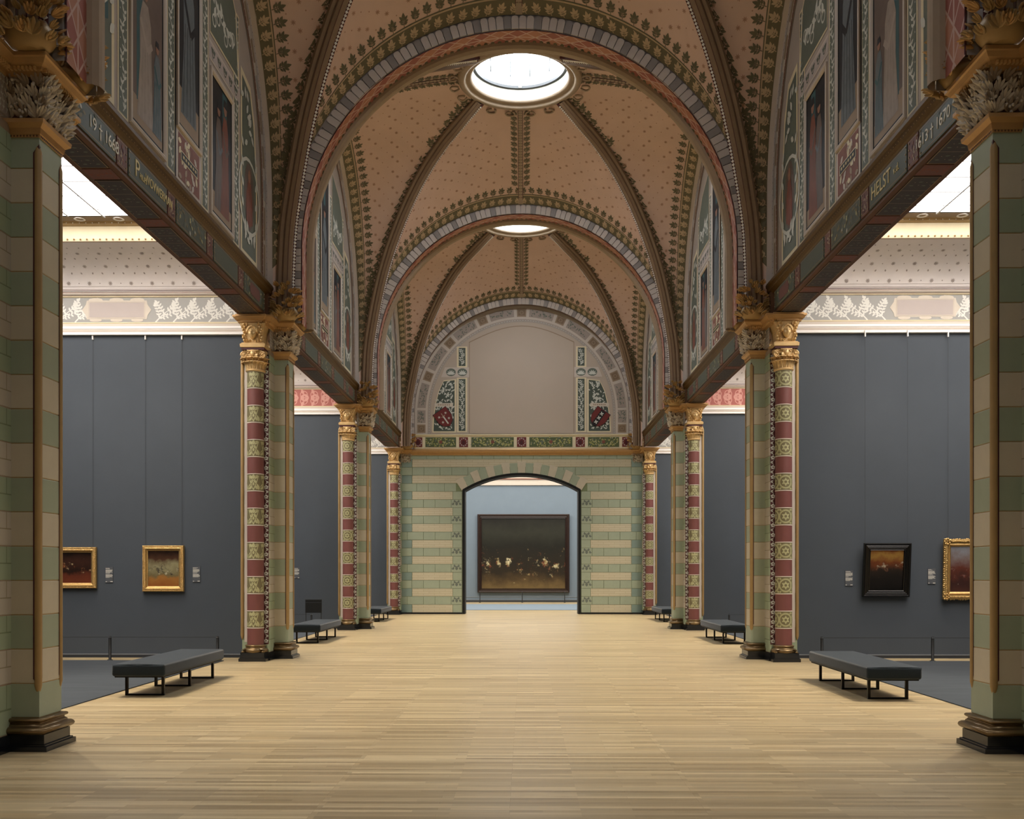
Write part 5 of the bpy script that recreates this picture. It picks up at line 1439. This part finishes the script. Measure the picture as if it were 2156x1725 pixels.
# ------------------------------------------------------------------ low barriers in front of the walls
mb = MB(); mb.lathe(0, 0, [(.05, 0), (.05, .012), (.026, .014), (.026, .438), (.022, .445), (.002, .446)], SOOT, 14); ME['bpost'] = mb.mesh('post')
mb = MB(); mb.lathe(0, 0, [(.03, .425), (.03, .432)], SKIRT, 12); ME['bring'] = mb.mesh('wire_ring')
def barrier(label, xs, y, x0, x1, z=.428):
    t = thing('wire_barrier', label, 'barrier', (xs[0], y, 0), None, 'low wire barriers before the walls')
    for x in xs: p = obj('post', ME['bpost'], t, (x-xs[0], 0, 0)); obj('wire_ring', ME['bring'], p)
    q = MB(); q.tube([(x0-xs[0], -.0, z), (x1-xs[0], -.0, z)], .0035, SOOT, 5); obj('wire', q, t)
barrier('low wire barrier below the two small gilt paintings', (-5.57, -7.57, -9.57), PC[1]-.64, -5.57, -11.5)
barrier('low wire barrier below the black-framed portrait', (5.56, 7.58, 9.58), PC[1]-.66, 5.56, 11.5)
barrier('low wire barrier by the small black stand', (-5.9, -7.9, -9.9), PC[2]-.64, -5.9, -11.5)
barrier('low wire barrier seen between the second and third right piers', (5.85, 7.85, 9.85), PC[2]-.64, 5.85, 11.5)
barrier('low wire barrier in the farthest left cabinet', (-5.9, -7.9, -9.9), PC[3]-.64, -5.9, -11.5)
barrier('low wire barrier in the farthest right cabinet', (5.85, 7.85, 9.85), PC[3]-.64, 5.85, 11.5)
# carpet and barrier below the large canvas
q = MB(); q.mould((-6.5, 6.5, 42.2, 49.6), [(0, 0), (0, .010), (-.006, .014)], GREYF)
tag(obj('carpet', q, None, (0, 0, .001)), 'pale blue-grey carpet beyond the arched doorway', 'carpet')
t = thing('wire_barrier', 'low wire barrier below the large dark canvas', 'barrier', (0, 52.3, 0), None, 'low wire barriers before the walls')
mb = MB(); mb.lathe(0, 0, [(.06, 0), (.06, .014), (.022, .016), (.022, .58), (.004, .586)], SOOT, 12); pm = mb.mesh('post')
for x in (-2.22, 0, 2.22): obj('post', pm, t, (x, 0, 0))
q = MB(); q.tube([(-8.9, 0, .30), (8.9, 0, .30)], .006, SKIRT, 5); obj('wire', q, t)

# ------------------------------------------------------------------ pictures
def frame_mesh(w, h, prof, mats, ornate=None, seed=1):
    """prof: [(inset from outer edge, height off the wall)], ring-swept around a w x h rectangle facing -y"""
    mb = MB(); rs = [[(-w/2+i, -d, -h/2+i), (w/2-i, -d, -h/2+i), (w/2-i, -d, h/2-i), (-w/2+i, -d, h/2-i)] for i, d in prof]
    for j in range(len(rs)-1): mb.rings([rs[j], rs[j+1]], mats[j % len(mats)], False, False)
    return mb.mesh('frame')
def ornament_mesh(w, h, inset, d, size, mat, wavy=0, seed=1):
    random.seed(seed); mb = MB(); per = []
    step = size*1.15
    for n_, L, f in ((0, w-2*inset, lambda u: (u, -h/2+inset)), (1, w-2*inset, lambda u: (u, h/2-inset)), (2, h-2*inset, lambda u: (-w/2+inset, u)), (3, h-2*inset, lambda u: (w/2-inset, u))):
        n = int(L/step)
        for k in range(n+1):
            x, z = f(-L/2+L*k/max(1, n)); r = size*(.5+.25*random.random())
            if wavy: x += wavy*random.uniform(-1, 1); z += wavy*random.uniform(-1, 1)
            mb.ball((x, -d, z), (r, r*.7, r), mat, 6, 4)
    return mb
def hang(t, x, z0, z1, y):
    q = MB(); q.tube([(x, y, z0), (x, y, z1)], .0022, CHAR, 5); w_ = obj('hanging_wire', q, t)
    q = MB(); q.box(x-.010, x+.010, y-.02, y+.02, z1-.07, z1+.05, WHITE); obj('hook', q, w_)
YW = PC[1]-.02
def picture(label, cx, cz, w, h, kind, cv, wires, y=YW, tilt=0, fw=.09):
    t = thing('framed_painting', label, 'painting', (cx, y-.015, cz-h/2), None, None)
    fr_ = empty('frame_holder') if False else None
    par = t
    R = (tilt, 0, 0) if tilt else None
    loc = (0, 0, h/2)
    d = .07
    if kind == 'gilt':
        me = frame_mesh(w, h, [(0, 0), (0, .03), (.008, .05), (.02, .055), (.03, .045), (fw*.55, .06), (fw*.7, .052), (fw*.8, .03), (fw, .022), (fw, .01)], [GOLDFR])
        f = obj('frame', me, par, loc, R)
        obj('frame_carving', ornament_mesh(w, h, .018, .052, .016, GOLDFR), f); obj('frame_carving', ornament_mesh(w, h, fw*.56, .058, .014, GOLDFR), f); obj('frame_carving', ornament_mesh(w, h, fw*.36, .05, .018, GOLDFR, .003), f)
    elif kind == 'rococo':
        me = frame_mesh(w, h, [(0, 0), (0, .04), (.015, .07), (.04, .075), (.06, .05), (fw*.6, .045), (fw*.75, .06), (fw*.85, .04), (fw, .025), (fw, .01)], [GOLDFR])
        f = obj('frame', me, par, loc, R); obj('frame_carving', ornament_mesh(w, h, .01, .055, .034, GOLDFR, .008, 5), f); obj('frame_carving', ornament_mesh(w, h, .045, .07, .024, GOLDFR, .006, 6), f)
        q = MB()
        for sx in (1, -1):
            for sz in (1, -1):
                for j in range(12):
                    a_ = j*.9; q.ball((sx*(w/2-.05+.05*cos(a_)), -.075, sz*(h/2-.05+.05*sin(a_))), (.024, .02, .024), GOLDFR, 6, 4)
        obj('corner_carving', q, f)
    elif kind == 'ebony':
        me = frame_mesh(w, h, [(0, 0), (0, .045), (.012, .06), (.03, .055), (.04, .042), (.055, .048), (.065, .036), (.08, .042), (.09, .030), (.11, .036), (.125, .02), (fw, .026), (fw, .008)], [BLACKFR])
        f = obj('frame', me, par, loc, R)
    else:
        me = frame_mesh(w, h, [(0, 0), (0, .16), (.05, .20), (.09, .19), (.12, .14), (.16, .15), (.19, .10), (fw, .11), (fw, .04)], [BROWNFR])
        f = obj('frame', me, par, loc, R)
    q = MB(); iw, ih = w/2-fw, h/2-fw; yy = -.012 if kind != 'large' else -.05
    q.add([(-iw, yy, -ih), (iw, yy, -ih), (iw, yy, ih), (-iw, yy, ih), (-iw, yy+.008, -ih), (iw, yy+.008, -ih), (iw, yy+.008, ih), (-iw, yy+.008, ih)], [(0, 1, 2, 3), (7, 6, 5, 4), (0, 4, 5, 1), (1, 5, 6, 2), (2, 6, 7, 3), (3, 7, 4, 0)], cv)
    obj('canvas', q, par, loc, R)
    for dx in wires: hang(t, dx, h-.02, 6.15-(cz-h/2), -.006)
    return t
picture('wide gilt-framed brown painting half hidden behind the nearest left pier', -8.53, 1.715, .92, .79, 'gilt', CANV_A, (.38,), fw=.105)
picture('small gilt-framed ochre interior painting on the left grey wall', -6.79, 1.70, .80, .885, 'gilt', CANV_B, (-.35, .35), fw=.105)
picture('dark portrait in a heavy black ripple frame on the right grey wall', 6.935, 1.675, .89, 1.02, 'ebony', CANV_C, (-.40, .40), tilt=math.radians(5.5), y=YW-.07, fw=.135)
picture('rococo gilt-framed painting half hidden behind the nearest right pier', 8.56, 1.69, 1.10, 1.14, 'rococo', CANV_D, (-.45, .45), tilt=math.radians(2.5), y=YW-.03, fw=.14)
picture('very large dark canvas in a brown frame seen through the arched doorway', .06, 2.60, 4.90, 4.18, 'large', CANV_BIG, (), y=YF-.02, fw=.22)
# ------------------------------------------------------------------ wall labels with blocks of small print
def wall_label(label, cx, cz, y=YW, w=.145, h=.295):
    t = thing('text_label', label, 'label', (cx, y-.004, cz-h/2), None, 'wall texts beside the paintings')
    q = MB(); q.box(-w/2, w/2, -.008, 0, 0, h, LABELM); obj('card', q, t)
    q = MB(); random.seed(int(cx*100) % 50); z = h-.018
    for grp in (2, 6, 1, 6):
        for j in range(grp):
            L = w*random.uniform(.78, .93) if grp > 2 and j < grp-1 else w*random.uniform(.4, .7)
            x = -w/2+.006
            while x < -w/2+L:
                ww = random.uniform(.008, .024); q.box(x, min(x+ww, w/2-.004), -.0095, -.008, z-.0062, z, LETTERW); x += ww+.004
            z -= .0105 if grp > 2 else .012
        z -= .008
    q.box(-w/2+.006, -w/2+.03, -.0095, -.008, .012, .022, LETTERW); q.box(w/2-.05, w/2-.006, -.0095, -.008, .012, .024, LETTERW)
    obj('small_print', q, t)
wall_label('small text label between the two gilt paintings on the left wall', -7.84, 1.58)
wall_label('small text label just right of the ochre interior painting', -6.165, 1.59)
wall_label('small text label just left of the black-framed portrait', 6.26, 1.52)
wall_label('small text label between the portrait and the rococo frame', 7.82, 1.555)
wall_label('distant small text label beside the middle left bench', -6.45, 1.60, PC[2]-.02, .15, .31)
# ------------------------------------------------------------------ stand in the middle left cabinet
t = thing('text_stand', 'small black standing text panel on two legs in the middle left cabinet', 'stand', (-5.70, 27.4, .016))
mb = MB(); mb.rings([[(-.225+o, y, .49+o), (.225-o, y, .49+o), (.225-o, y+.0, .85-o), (-.225+o, y, .85-o)] for o, y in ((.0, .015), (.0, -.015), (.006, -.018))], SOOT); obj('panel', mb, t)
mb = MB(); mb.box(-.23, .23, -.02, .03, .845, .865, CHAR); mb.box(-.215, .215, -.021, -.017, .765, .775, SKIRTD); obj('top_rail', mb, t)
for s in (-1, 1):
    mb = MB(); mb.tube([(s*.21, 0, .84), (s*.21, 0, .03), (s*.21, -.02, .012)], .010, SOOT, 8); obj('leg', mb, t)
    mb = MB(); mb.box(s*.21-.02, s*.21+.02, -.12, .12, 0, .012, SOOT); obj('foot', mb, t)
